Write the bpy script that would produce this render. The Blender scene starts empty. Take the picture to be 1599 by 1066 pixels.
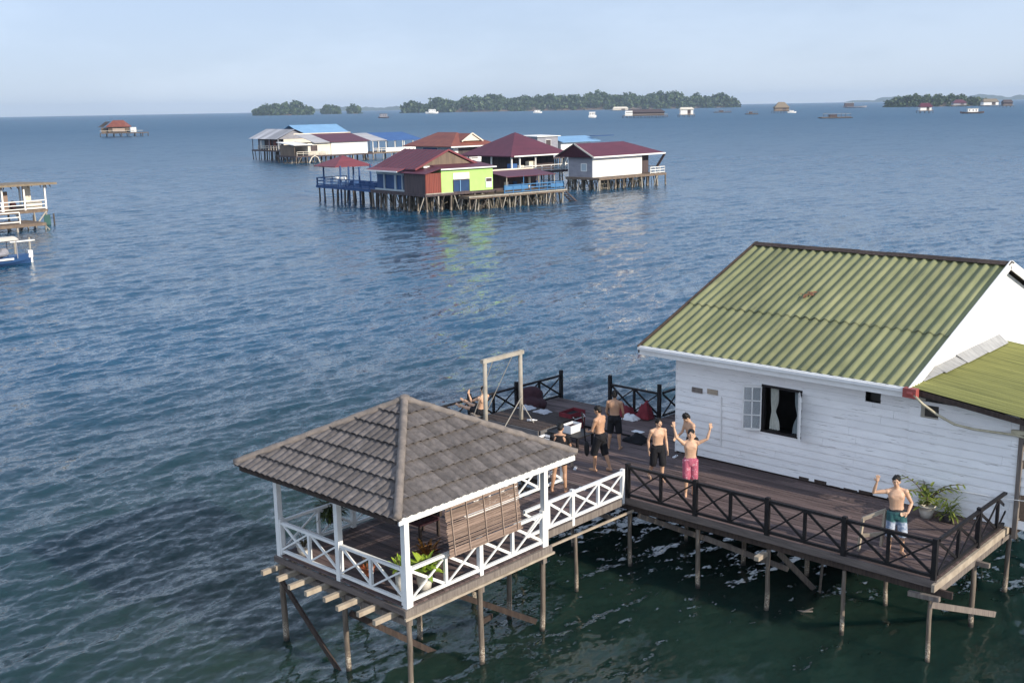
import bpy, bmesh, math, random
import numpy as np
from mathutils import Vector, Matrix, noise as mnoise
SC = bpy.context.scene
C = SC.collection
rng = random.Random(7)
R = math.radians
# ---------------------------------------------------------------- camera, sky, sun, exposure
cam_data = bpy.data.cameras.new('camera')
cam = bpy.data.objects.new('camera', cam_data); C.objects.link(cam)
SC.camera = cam
cam_data.sensor_width = 36.0
cam_data.lens = 39.485
cam_data.clip_start = 0.5; cam_data.clip_end = 60000
YAW, PITCH, ROLL, CAMH = 0.7436, 0.2058, -0.0174, 11.5
_F = Vector((-math.sin(YAW)*math.cos(PITCH), math.cos(YAW)*math.cos(PITCH), -math.sin(PITCH)))
_r = Vector((math.cos(YAW), math.sin(YAW), 0)); _u = _r.cross(_F)
_R = _r*math.cos(ROLL) + _u*math.sin(ROLL); _U = _r*(-math.sin(ROLL)) + _u*math.cos(ROLL)
cam.matrix_world = Matrix(((_R.x, _U.x, -_F.x, 0), (_R.y, _U.y, -_F.y, 0), (_R.z, _U.z, -_F.z, CAMH), (0, 0, 0, 1)))
FILL_CLOUD = .58
SKY_GAMMA, SKY_TINT = .28, (2.58, 3.0, 3.84, 1)
SUN_EL, SUN_AZ = 24.0, 4.5          # azimuth from +X towards +Y
w = bpy.data.worlds.new('World'); SC.world = w; w.use_nodes = True
nt = w.node_tree
bg = nt.nodes['Background']
sky = nt.nodes.new('ShaderNodeTexSky'); sky.sky_type = 'NISHITA'; sky.sun_disc = False
sky.sun_elevation = R(SUN_EL); sky.sun_rotation = R(90-SUN_AZ)
sky.altitude = 0; sky.air_density = 1.0; sky.dust_density = 0.3; sky.ozone_density = 2.5
gm = nt.nodes.new('ShaderNodeGamma'); gm.inputs[1].default_value = SKY_GAMMA      # thin high haze evens the sky out
nt.links.new(sky.outputs[0], gm.inputs[0])
sk = nt.nodes.new('ShaderNodeMix'); sk.data_type = 'RGBA'; sk.blend_type = 'MULTIPLY'; sk.inputs[0].default_value = 1
nt.links.new(gm.outputs[0], sk.inputs[6]); sk.inputs[7].default_value = SKY_TINT
# bright unseen cloud bank added behind camera to fill shaded walls, thin veils elsewhere
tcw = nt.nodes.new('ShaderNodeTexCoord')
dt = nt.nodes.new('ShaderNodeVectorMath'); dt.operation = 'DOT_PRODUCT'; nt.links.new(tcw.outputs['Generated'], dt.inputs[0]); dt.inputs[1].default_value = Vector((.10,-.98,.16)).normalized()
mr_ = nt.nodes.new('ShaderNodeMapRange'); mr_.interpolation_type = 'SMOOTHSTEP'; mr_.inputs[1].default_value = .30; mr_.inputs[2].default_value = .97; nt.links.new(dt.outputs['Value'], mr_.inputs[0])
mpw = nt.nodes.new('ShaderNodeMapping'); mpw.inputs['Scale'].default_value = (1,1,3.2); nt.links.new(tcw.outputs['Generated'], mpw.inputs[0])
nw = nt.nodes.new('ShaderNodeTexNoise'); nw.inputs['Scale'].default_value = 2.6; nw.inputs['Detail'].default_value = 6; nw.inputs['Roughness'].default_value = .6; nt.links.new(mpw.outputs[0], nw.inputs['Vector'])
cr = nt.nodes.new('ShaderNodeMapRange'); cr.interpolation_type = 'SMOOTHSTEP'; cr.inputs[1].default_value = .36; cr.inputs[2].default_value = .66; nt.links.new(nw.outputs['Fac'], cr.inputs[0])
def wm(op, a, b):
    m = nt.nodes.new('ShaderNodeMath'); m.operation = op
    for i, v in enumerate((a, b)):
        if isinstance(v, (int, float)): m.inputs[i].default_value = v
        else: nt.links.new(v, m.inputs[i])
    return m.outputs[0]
cf = wm('MULTIPLY', wm('ADD', wm('MULTIPLY', mr_.outputs[0], FILL_CLOUD), .07), wm('ADD', wm('MULTIPLY', cr.outputs[0], .8), .2))
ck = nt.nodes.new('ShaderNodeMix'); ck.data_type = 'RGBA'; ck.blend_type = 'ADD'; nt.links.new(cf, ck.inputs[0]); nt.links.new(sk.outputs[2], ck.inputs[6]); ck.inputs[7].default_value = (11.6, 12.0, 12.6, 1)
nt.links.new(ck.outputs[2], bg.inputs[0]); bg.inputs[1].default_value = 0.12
sd = bpy.data.lights.new('sun', 'SUN'); sd.energy = 4.9; sd.angle = R(0.5); sd.color = (1, .90, .76)
sun = bpy.data.objects.new('sun', sd); C.objects.link(sun)
sv = Vector((math.cos(R(SUN_EL))*math.cos(R(SUN_AZ)), math.cos(R(SUN_EL))*math.sin(R(SUN_AZ)), math.sin(R(SUN_EL))))
sun.rotation_euler = sv.to_track_quat('Z', 'Y').to_euler(); sun.location = sv*60
SC.view_settings.view_transform = 'Standard'; SC.view_settings.look = 'None'
SC.view_settings.exposure = 0.2; SC.view_settings.gamma = 1.0

# ---------------------------------------------------------------- materials
def nodes(name):
    m = bpy.data.materials.new(name); m.use_nodes = True
    t = m.node_tree; b = t.nodes['Principled BSDF']
    return m, t, b
def nz(t, scale, detail=4, rough=.6, stretch=None, coord='Object', dist=0):
    tc = t.nodes.new('ShaderNodeTexCoord'); n = t.nodes.new('ShaderNodeTexNoise')
    n.inputs['Scale'].default_value = scale; n.inputs['Detail'].default_value = detail
    n.inputs['Roughness'].default_value = rough; n.inputs['Distortion'].default_value = dist
    if stretch:
        mp = t.nodes.new('ShaderNodeMapping'); mp.inputs['Scale'].default_value = stretch
        t.links.new(tc.outputs[coord], mp.inputs[0]); t.links.new(mp.outputs[0], n.inputs['Vector'])
    else: t.links.new(tc.outputs[coord], n.inputs['Vector'])
    return n.outputs['Fac']
def ramp(t, fac, stops):
    r = t.nodes.new('ShaderNodeValToRGB'); e = r.color_ramp.elements
    e[0].position, e[0].color = stops[0][0], (*stops[0][1], 1)
    e[1].position, e[1].color = stops[-1][0], (*stops[-1][1], 1)
    for p, c in stops[1:-1]:
        k = e.new(p); k.color = (*c, 1)
    t.links.new(fac, r.inputs[0]); return r.outputs[0]
def mix(t, fac, a, b, mode='MIX'):
    m = t.nodes.new('ShaderNodeMix'); m.data_type = 'RGBA'; m.blend_type = mode
    for sock, v in ((m.inputs[0], fac), (m.inputs[6], a), (m.inputs[7], b)):
        if isinstance(v, (int, float)): sock.default_value = v
        elif isinstance(v, tuple): sock.default_value = (*v, 1) if len(v) == 3 else v
        else: t.links.new(v, sock)
    return m.outputs[2]
def math_(t, op, a, b=None, clamp=False):
    m = t.nodes.new('ShaderNodeMath'); m.operation = op; m.use_clamp = clamp
    for i, v in enumerate((a, b)):
        if v is None: continue
        if isinstance(v, (int, float)): m.inputs[i].default_value = v
        else: t.links.new(v, m.inputs[i])
    return m.outputs[0]
def bump(t, b, h, strength=.3, dist=.02):
    n = t.nodes.new('ShaderNodeBump'); n.inputs['Strength'].default_value = strength; n.inputs['Distance'].default_value = dist
    t.links.new(h, n.inputs['Height']); t.links.new(n.outputs[0], b.inputs['Normal'])
def island(t):
    g = t.nodes.new('ShaderNodeNewGeometry'); return g.outputs['Random Per Island']
def sep_pos(t):
    g = t.nodes.new('ShaderNodeNewGeometry'); s = t.nodes.new('ShaderNodeSeparateXYZ')
    t.links.new(g.outputs['Position'], s.inputs[0]); return s.outputs
def mk(name, c1, c2=None, rough=.7, scale=3., stretch=None, isl=0., spots=None, bmp=.2, bscale=None, spec=.3, metal=0., dirt=None):
    """two-tone noisy surface; isl = how far tone varies from piece to piece; spots = (colour, scale, threshold)"""
    m, t, b = nodes(name)
    c2 = c2 or tuple(x*.7 for x in c1)
    f = nz(t, scale, 5, .62, stretch)
    col = ramp(t, f, [(.32, c2), (.68, c1)])
    if isl:
        v = math_(t, 'MULTIPLY_ADD', island(t), 2*isl); v.node.inputs[2].default_value = 1-isl
        x = t.nodes.new('ShaderNodeCombineColor')
        for i in range(3): t.links.new(v, x.inputs[i])
        col = mix(t, 1., col, x.outputs[0], 'MULTIPLY')
    if spots:
        s = nz(t, spots[1], 4, .7, spots[3] if len(spots) > 3 else None)
        k = ramp(t, s, [(spots[2], (0, 0, 0)), (spots[2]+.08, (1, 1, 1))])
        col = mix(t, k, col, spots[0])
    t.links.new(col, b.inputs['Base Color'])
    b.inputs['Roughness'].default_value = rough; b.inputs['Specular IOR Level'].default_value = spec
    b.inputs['Metallic'].default_value = metal
    if bmp: bump(t, b, nz(t, bscale or scale*6, 4, .65, stretch), bmp)
    return m
M = {}
M['white'] = mk('white_paint', (.80, .80, .78), (.70, .70, .68), .5, 4, spots=((.45, .42, .38), 9, .68), bmp=.1)
M['white_wall'] = mk('white_weatherboard', (.86, .86, .85), (.78, .78, .78), .55, 1.6, (1, 1, 2.5), isl=.04, spots=((.42, .41, .40), 2.2, .61, (.6, 1, 9)), bmp=.12, bscale=20)
M['gable_white'] = mk('gable_white_paint', (.84, .84, .82), (.76, .76, .74), .55, 1.2, spots=((.6, .58, .54), 1.2, .72), bmp=.06)
M['deck'] = mk('deck_boards', (.148, .106, .098), (.074, .053, .052), .75, 2.2, (.35, 4, 4), isl=.34, spots=((.16, .135, .125), 2.5, .66, (.3, 5, 5)), bmp=.35, bscale=8)
M['plank_grey'] = mk('weathered_grey_timber', (.22, .19, .165), (.12, .10, .09), .8, 3, (6, 6, .6), isl=.2, bmp=.3, bscale=7)
M['beam_pale'] = mk('pale_sawn_timber', (.42, .36, .28), (.27, .22, .17), .75, 4, isl=.15, bmp=.2)
M['fascia_grey'] = mk('grey_edge_board', (.17, .14, .125), (.09, .075, .07), .8, 3, (.5, .5, 6), isl=.12, bmp=.3)
M['black'] = mk('black_painted_timber', (.017, .015, .016), (.008, .007, .008), .55, 6, spots=((.09, .07, .06), 14, .7), bmp=.15)
M['dark_wood'] = mk('dark_brown_timber', (.07, .05, .04), (.03, .022, .02), .8, 3, (5, 5, .7), isl=.25, bmp=.3)
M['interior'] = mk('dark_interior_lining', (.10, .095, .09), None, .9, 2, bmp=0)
M['roof_tile'] = mk('weathered_roof_tile', (.158, .139, .129), (.082, .074, .072), .85, 7, None, isl=.24, spots=((.06, .055, .055), 3.2, .66), bmp=.4, bscale=26)
M['hip_tile'] = mk('weathered_hip_cap', (.23, .195, .17), (.13, .115, .105), .85, 5, isl=.12, spots=((.10, .09, .085), 5, .64), bmp=.4, bscale=24)
M['terracotta'] = mk('terracotta', (.42, .12, .05), (.3, .09, .04), .7, 6)
M['pot_white'] = mk('glazed_white_pot', (.72, .69, .62), (.5, .46, .38), .45, 5)
M['zinc'] = mk('zinc_flashing', (.42, .42, .41), (.24, .24, .24), .55, 3, (1, 5, 1), isl=.1, metal=.0, bmp=.2)
M['red_paint'] = mk('faded_red_paint', (.38, .09, .08), None, .5, 4)
M['red_plastic'] = mk('red_plastic', (.36, .035, .045), (.26, .025, .03), .4, 4, bmp=0)
M['pvc'] = mk('yellowed_pipe', (.55, .50, .36), (.36, .32, .22), .5, 6, bmp=.1)
M['rope'] = mk('rope', (.45, .42, .36), None, .9, 8)
M['glass'] = None
M['curtain'] = mk('curtain_cloth', (.55, .56, .50), (.42, .44, .40), .9, 3, bmp=.1)
M['curtain_blue'] = mk('blue_grey_curtain_cloth', (.36, .42, .44), (.26, .31, .33), .9, 3, bmp=.1)
M['cloth_black'] = mk('black_cloth', (.012, .012, .015), (.007, .007, .009), .85, 20, bmp=.2)
M['white_plastic'] = mk('white_plastic', (.75, .75, .75), (.68, .68, .7), .4, 5, bmp=0)
M['grey_plastic'] = mk('dark_grey_plastic', (.06, .06, .065), None, .5, 5, bmp=0)
M['maroon_cloth'] = mk('maroon_cloth', (.055, .02, .025), (.03, .012, .016), .9, 7)
M['grey_board'] = mk('grey_board', (.17, .165, .165), (.12, .115, .115), .7, 3)
M['bark'] = mk('plant_stem', (.12, .08, .045), None, .9, 8)
def leafmat(name, a, b_, transl=.25):
    m, t, b = nodes(name)
    v = island(t); col = ramp(t, v, [(0, b_), (1, a)])
    t.links.new(col, b.inputs['Base Color']); b.inputs['Roughness'].default_value = .5
    b.inputs['Specular IOR Level'].default_value = .35
    tr = t.nodes.new('ShaderNodeBsdfTranslucent'); t.links.new(col, tr.inputs[0])
    ms = t.nodes.new('ShaderNodeMixShader'); ms.inputs[0].default_value = transl
    t.links.new(b.outputs[0], ms.inputs[1]); t.links.new(tr.outputs[0], ms.inputs[2])
    t.links.new(ms.outputs[0], t.nodes['Material Output'].inputs[0]); return m
M['leaf_lime'] = leafmat('lime_leaf', (.42, .52, .06), (.22, .36, .05))
M['leaf_green'] = leafmat('green_leaf', (.25, .29, .05), (.08, .12, .022))
M['leaf_dark'] = leafmat('dark_leaf', (.09, .12, .025), (.03, .05, .015))
M['leaf_orange'] = leafmat('croton_leaf', (.35, .16, .03), (.10, .04, .02))
M['mangrove'] = leafmat('mangrove_foliage', (.085, .13, .045), (.025, .05, .022), .15)
def stilt_mat():
    m, t, b = nodes('weathered_stilt')
    f = nz(t, 5, 5, .65, (5, 5, .5))
    col = ramp(t, f, [(.3, (.075, .058, .045)), (.7, (.19, .155, .12))])
    z = sep_pos(t)[2]
    zz = math_(t, 'ADD', z, math_(t, 'MULTIPLY', nz(t, 9, 3), .25))
    crust = ramp(t, zz, [(0, (0, 0, 0)), (.20, (0, 0, 0)), (.26, (1, 1, 1)), (.46, (1, 1, 1)), (.60, (0, 0, 0))])
    wet = ramp(t, zz, [(.14, (1, 1, 1)), (.22, (0, 0, 0))])
    spk = ramp(t, nz(t, 30, 3), [(.45, (.16, .12, .09)), (.62, (.42, .38, .30))])
    col = mix(t, crust, col, spk); col = mix(t, wet, col, (.02, .018, .015))
    t.links.new(col, b.inputs['Base Color']); b.inputs['Roughness'].default_value = .75
    bump(t, b, nz(t, 30, 4, .65, (3, 3, .6)), .4); return m
M['stilt'] = stilt_mat()
def green_roof_mat():
    m, t, b = nodes('green_corrugated_sheet')
    f = nz(t, 1.3, 5, .65, (1.5, .35, .35))
    col = ramp(t, f, [(.28, (.122, .136, .066)), (.5, (.188, .198, .098)), (.75, (.262, .262, .136))])
    v = math_(t, 'MULTIPLY_ADD', island(t), .3); v.node.inputs[2].default_value = .85
    x = t.nodes.new('ShaderNodeCombineColor')
    for i in range(3): t.links.new(v, x.inputs[i])
    col = mix(t, 1., col, x.outputs[0], 'MULTIPLY')
    k = ramp(t, nz(t, 2.4, 5, .7, (3.5, .25, .25)), [(.58, (0, 0, 0)), (.72, (1, 1, 1))])
    col = mix(t, math_(t, 'MULTIPLY', k, .75), col, (.085, .085, .055))
    t.links.new(col, b.inputs['Base Color']); b.inputs['Roughness'].default_value = .55
    b.inputs['Specular IOR Level'].default_value = .3
    bump(t, b, nz(t, 20, 4), .15); return m
M['green_roof'] = green_roof_mat()
def glass_mat():
    m, t, b = nodes('window_glass')
    b.inputs['Base Color'].default_value = (.30, .34, .36, 1); b.inputs['Roughness'].default_value = .08
    b.inputs['Alpha'].default_value = .45; return m
M['glass'] = glass_mat()
def skin_mat(name, base):
    m, t, b = nodes(name)
    col = ramp(t, nz(t, 8, 3), [(.3, tuple(x*.86 for x in base)), (.7, base)])
    t.links.new(col, b.inputs['Base Color']); b.inputs['Roughness'].default_value = .55
    b.inputs['Subsurface Weight'].default_value = .08; b.inputs['Subsurface Radius'].default_value = (.6, .25, .15); b.inputs['Subsurface Scale'].default_value = .02
    return m
M['skin'] = skin_mat('tan_skin', (.47, .27, .165))
M['skin_light'] = skin_mat('light_tan_skin', (.58, .36, .235))
M['hair'] = mk('black_hair', (.010, .008, .007), (.006, .005, .005), .5, 30, bmp=.4)

# ---------------------------------------------------------------- mesh helpers
class MB:
    def __init__(s): s.v = []; s.f = []; s.mi = []; s.cur = 0
    def add(s, vs, fs):
        o = len(s.v); s.v += [tuple(p) for p in vs]
        for f in fs: s.f.append([i+o for i in f]); s.mi.append(s.cur)
        return s
    def box(s, x0, x1, y0, y1, z0, z1):
        return s.add([(x0,y0,z0),(x1,y0,z0),(x1,y1,z0),(x0,y1,z0),(x0,y0,z1),(x1,y0,z1),(x1,y1,z1),(x0,y1,z1)],
                     [(3,2,1,0),(4,5,6,7),(0,1,5,4),(1,2,6,5),(2,3,7,6),(3,0,4,7)])
    def bar(s, a, b, w, h, up=(0,0,1)):
        a, b = Vector(a), Vector(b); d = (b-a).normalized(); up = Vector(up)
        if abs(d.dot(up)) > .98: up = Vector((0,1,0))
        x = d.cross(up).normalized()*(w/2); y = x.cross(d).normalized()*(h/2)
        vs = [a-x-y, a+x-y, a+x+y, a-x+y, b-x-y, b+x-y, b+x+y, b-x+y]
        return s.add(vs, [(3,2,1,0),(4,5,6,7),(0,1,5,4),(1,2,6,5),(2,3,7,6),(3,0,4,7)])
    def tube(s, pts, rad, n=8, cap=True):
        pts = [Vector(p) for p in pts]
        if isinstance(rad, (int, float)): rad = [rad]*len(pts)
        o = len(s.v); ref = Vector((.3,.9,.2))
        for i, p in enumerate(pts):
            d = (pts[min(i+1,len(pts)-1)]-pts[max(i-1,0)])
            d = d.normalized() if d.length > 1e-9 else Vector((0,0,1))
            if abs(d.dot(ref)) > .95: ref = Vector((.9,.1,.4))
            x = d.cross(ref).normalized(); y = d.cross(x)
            r = rad[i]; rx, ry = r if isinstance(r, tuple) else (r, r)
            for k in range(n):
                a = 2*math.pi*k/n; s.v.append(tuple(p+x*(rx*math.cos(a))+y*(ry*math.sin(a))))
        for i in range(len(pts)-1):
            for k in range(n):
                k2 = (k+1) % n; s.f.append([o+i*n+k, o+i*n+k2, o+(i+1)*n+k2, o+(i+1)*n+k]); s.mi.append(s.cur)
        if cap:
            s.f.append([o+k for k in range(n)][::-1]); s.mi.append(s.cur)
            s.f.append([o+(len(pts)-1)*n+k for k in range(n)]); s.mi.append(s.cur)
        return s
    def ell(s, c, r, nu=14, nv=9, mat=None):
        o = len(s.v); c = Vector(c); vs = []
        for j in range(nv+1):
            th = math.pi*j/nv
            for i in range(nu):
                ph = 2*math.pi*i/nu
                p = Vector((r[0]*math.sin(th)*math.cos(ph), r[1]*math.sin(th)*math.sin(ph), r[2]*math.cos(th)))
                if mat: p = mat @ p
                vs.append(c+p)
        fs = []
        for j in range(nv):
            for i in range(nu):
                i2 = (i+1) % nu; fs.append((j*nu+i, (j+1)*nu+i, (j+1)*nu+i2, j*nu+i2))
        return s.add(vs, fs)
    def lathe(s, prof, c=(0,0,0), n=16):
        o = len(s.v)
        for r, z in prof:
            for k in range(n):
                a = 2*math.pi*k/n; s.v.append((c[0]+r*math.cos(a), c[1]+r*math.sin(a), c[2]+z))
        for i in range(len(prof)-1):
            for k in range(n):
                k2 = (k+1) % n; s.f.append([o+i*n+k, o+i*n+k2, o+(i+1)*n+k2, o+(i+1)*n+k]); s.mi.append(s.cur)
        return s
    def leaf(s, p, d, up, L, W, droop=.3, seg=4):
        """a pointed leaf blade from p along d, bending down"""
        p, d, up = Vector(p), Vector(d).normalized(), Vector(up)
        side = d.cross(up)
        if side.length < 1e-4: side = Vector((1,0,0))
        side.normalize(); vs = []; q = p.copy()
        for i in range(seg+1):
            u = i/seg; wd = W*math.sin(math.pi*min(1, .12+.88*u))**.8 if u < 1 else 0.002
            vs += [q-side*wd/2, q+Vector((0,0,-wd*.12)), q+side*wd/2]
            d = (d+Vector((0,0,-droop/seg))).normalized(); q = q+d*(L/seg)
        fs = []
        for i in range(seg):
            a = i*3; fs += [(a,a+1,a+4,a+3),(a+1,a+2,a+5,a+4)]
        return s.add(vs, fs)
    def build(s, name, mats, parent=None, smooth=False, local=False, fix=True):
        if not isinstance(mats, (list, tuple)): mats = [mats]
        me = bpy.data.meshes.new(name)
        off = Vector((0,0,0))
        if not local:
            if parent: off = parent.location.copy() if not parent.parent else parent.location+parent.parent.location
            elif s.v:
                a = np.array(s.v); off = Vector((float((a[:,0].min()+a[:,0].max())/2), float((a[:,1].min()+a[:,1].max())/2), float(a[:,2].min())))
        vv = [(p[0]-off.x, p[1]-off.y, p[2]-off.z) for p in s.v]
        me.from_pydata(vv, [], s.f); me.validate()
        for m in mats: me.materials.append(m)
        if len(mats) > 1 and len(me.polygons) == len(s.mi): me.polygons.foreach_set('material_index', s.mi)
        if fix:
            bm = bmesh.new(); bm.from_mesh(me); bmesh.ops.recalc_face_normals(bm, faces=bm.faces); bm.to_mesh(me); bm.free()
        if smooth:
            me.polygons.foreach_set('use_smooth', [True]*len(me.polygons))
        o = bpy.data.objects.new(name, me); C.objects.link(o)
        if parent: o.parent = parent
        elif not local: o.location = off
        return o
def tag(o, label, cat, group=None, kind=None):
    o['label'] = label; o['category'] = cat
    if group: o['group'] = group
    if kind: o['kind'] = kind
    return o
def thing(name, label, cat, loc, group=None, rz=0):
    e = bpy.data.objects.new(name, None); C.objects.link(e); e.location = loc; e.rotation_euler = (0,0,rz)
    e.empty_display_size = .3
    return tag(e, label, cat, group)
def one(name, label, cat, mb, mats, group=None, smooth=False):
    return tag(mb.build(name, mats, None, smooth), label, cat, group)
def stilt_mb(x, y, z1, r=.085, lean=.05, n=8):
    m = MB(); dx, dy = rng.uniform(-lean,lean), rng.uniform(-lean,lean)
    pts = []; rad = []
    for i in range(6):
        u = i/5; pts.append((x+dx*(1-u)+rng.uniform(-.008,.008), y+dy*(1-u)+rng.uniform(-.008,.008), -1.2+(z1+1.2)*u)); rad.append(r*(1.08-.16*u)*rng.uniform(.96,1.04))
    return m.tube(pts, rad, n)
def fbm(x, y, z=0): return mnoise.fractal(Vector((x,y,z)), 1.0, 2.0, 4)

# ---------------------------------------------------------------- the sea
def water_mat():
    m, t, b = nodes('sea_water')
    big = ramp(t, nz(t, .05, 3, .5), [(.35, (.009, .024, .020)), (.65, (.015, .034, .026))])
    b.inputs['IOR'].default_value = 1.333
    # wavelets too small to model out on the open water act as roughness away from the sheltered houses
    g0 = t.nodes.new('ShaderNodeNewGeometry'); ds = t.nodes.new('ShaderNodeVectorMath'); ds.operation = 'DISTANCE'
    t.links.new(g0.outputs['Position'], ds.inputs[0]); ds.inputs[1].default_value = (-16, 20, 0)
    mr = t.nodes.new('ShaderNodeMapRange'); mr.inputs[1].default_value = math.log(42); mr.inputs[2].default_value = math.log(800); mr.inputs[3].default_value = .05; mr.inputs[4].default_value = RFAR
    t.links.new(math_(t, 'LOGARITHM', ds.outputs['Value'], math.e), mr.inputs[0]); t.links.new(mr.outputs[0], b.inputs['Roughness'])
    dp = t.nodes.new('ShaderNodeMapRange'); dp.inputs[1].default_value = 9; dp.inputs[2].default_value = 34
    t.links.new(ds.outputs['Value'], dp.inputs[0])        # green shallows under the houses, deep blue outside
    t.links.new(mix(t, dp.outputs[0], big, (.010, .062, .118)), b.inputs['Base Color'])
    b.inputs['Subsurface Weight'].default_value = 1.0; b.inputs['Subsurface Radius'].default_value = (.5, 1.2, 1.4); b.inputs['Subsurface Scale'].default_value = 2.4
    # wind ripples as a slope field, crests along Y
    def slope(scale, st, detail, amp, seed):
        tc = t.nodes.new('ShaderNodeTexCoord'); mp = t.nodes.new('ShaderNodeMapping')
        mp.inputs['Scale'].default_value = st; mp.inputs['Location'].default_value = (seed, seed*2, 0); mp.inputs['Rotation'].default_value = (0,0,R(seed*3))
        n = t.nodes.new('ShaderNodeTexNoise'); n.inputs['Scale'].default_value = scale; n.inputs['Detail'].default_value = detail; n.inputs['Roughness'].default_value = .6
        t.links.new(tc.outputs['Object'], mp.inputs[0]); t.links.new(mp.outputs[0], n.inputs['Vector'])
        v = t.nodes.new('ShaderNodeVectorMath'); v.operation = 'SUBTRACT'; t.links.new(n.outputs['Color'], v.inputs[0]); v.inputs[1].default_value = (.5,.5,.5)
        s2 = t.nodes.new('ShaderNodeVectorMath'); s2.operation = 'MULTIPLY'; t.links.new(v.outputs[0], s2.inputs[0]); s2.inputs[1].default_value = (amp, amp*.6, 0)
        return s2.outputs[0]
    a = slope(.85, (1, .42, 1), 5, WS[0], 3.1); c = slope(4.2, (1, .5, 1), 4, WS[1], -4.7)
    f_ = slope(13., (1, .55, 1), 3, .55, 7.9)
    ad0 = t.nodes.new('ShaderNodeVectorMath'); ad0.operation = 'ADD'; t.links.new(a, ad0.inputs[0]); t.links.new(c, ad0.inputs[1])
    g_ = slope(.26, (1, .32, 1), 4, .46, 1.3)
    ad1 = t.nodes.new('ShaderNodeVectorMath'); ad1.operation = 'ADD'; t.links.new(ad0.outputs[0], ad1.inputs[0]); t.links.new(g_, ad1.inputs[1])
    ad = t.nodes.new('ShaderNodeVectorMath'); ad.operation = 'ADD'; t.links.new(ad1.outputs[0], ad.inputs[0]); t.links.new(f_, ad.inputs[1])
    patch = ramp(t, nz(t, .018, 4, .6, (1, .5, 1)), [(.30, (.45,.45,.45)), (.66, (1.2,1.2,1.2))])
    sc = t.nodes.new('ShaderNodeVectorMath'); sc.operation = 'MULTIPLY'; t.links.new(ad.outputs[0], sc.inputs[0]); t.links.new(patch, sc.inputs[1])
    g = t.nodes.new('ShaderNodeNewGeometry')
    n2 = t.nodes.new('ShaderNodeVectorMath'); n2.operation = 'ADD'; t.links.new(g.outputs['Normal'], n2.inputs[0]); t.links.new(sc.outputs[0], n2.inputs[1])
    n3 = t.nodes.new('ShaderNodeVectorMath'); n3.operation = 'NORMALIZE'; t.links.new(n2.outputs[0], n3.inputs[0])
    t.links.new(n3.outputs[0], b.inputs['Normal'])
    return m
RFAR = .44
WS = (.62, .72)
def sea():
    r1 = np.exp(np.linspace(math.log(11.), math.log(420.), 1050)); r2 = np.exp(np.linspace(math.log(420.), math.log(9300.), 90))[1:]
    rr = np.concatenate([[.5, 5.], r1, r2])
    c0 = math.pi/2+YAW
    fine = np.linspace(-R(36), R(36), 1050); coarse = np.linspace(R(36), 2*math.pi-R(36), 210)[1:-1]
    th = np.concatenate([fine, coarse])+c0
    dth = np.concatenate([np.full(len(fine), fine[1]-fine[0]), np.full(len(coarse), coarse[1]-coarse[0])])
    RR, TH = np.meshgrid(rr, th, indexing='ij')
    X = RR*np.cos(TH); Y = RR*np.sin(TH); Zz = np.zeros_like(X)
    dr = np.gradient(rr)[:,None]; cell = np.maximum(dr, RR*dth[None,:])
    DX = np.zeros_like(X); DY = np.zeros_like(X)
    q = np.random.RandomState(5)
    NW = 84; lam = np.exp(q.uniform(math.log(.20), math.log(3.2), NW))
    ang = q.normal(0, .42, NW)+np.where(q.rand(NW) < .15, math.pi, 0)+.05
    ph = q.uniform(0, 2*math.pi, NW)
    shel = 1-.58*np.exp(-(((X+11)/10.)**2+((Y-20.5)/7.5)**2))      # lee of the deck and its piles
    for i in range(NW):
        k = 2*math.pi/lam[i]; slope = SLOPE/math.sqrt(NW)*1.41*(1.0 if lam[i] < 1.2 else .5)
        A = slope/k
        fade = np.clip(lam[i]/(cell*2.6)-.6, 0, 1)*shel
        p = k*(X*math.cos(ang[i])+Y*math.sin(ang[i]))+ph[i]
        Zz += A*fade*np.cos(p); s = A*fade*np.sin(p)*.85
        DX -= s*math.cos(ang[i]); DY -= s*math.sin(ang[i])
    X = X+DX; Y = Y+DY
    nr, na = X.shape
    co = np.stack([X, Y, Zz], -1).reshape(-1, 3).astype(np.float32)
    i = np.arange(nr-1)[:,None]*na; j = np.arange(na)[None,:]; j2 = (j+1) % na
    quads = np.stack([i+j, i+na+j, i+na+j2, i+j2], -1).reshape(-1, 4).astype(np.int32)
    me = bpy.data.meshes.new('sea'); n = len(co)
    me.vertices.add(n); me.vertices.foreach_set('co', co.ravel())
    me.loops.add(quads.size); me.loops.foreach_set('vertex_index', quads.ravel())
    me.polygons.add(len(quads)); me.polygons.foreach_set('loop_start', np.arange(0, quads.size, 4, dtype=np.int32))
    try: me.polygons.foreach_set('loop_total', np.full(len(quads), 4, np.int32))
    except Exception: pass
    me.update(calc_edges=True); me.polygons.foreach_set('use_smooth', np.ones(len(quads), bool))
    me.materials.append(water_mat())
    o = bpy.data.objects.new('sea', me); C.objects.link(o); o['kind'] = 'structure'; o['label'] = 'choppy blue green sea'
    return o
SLOPE = .23
sea()
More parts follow.
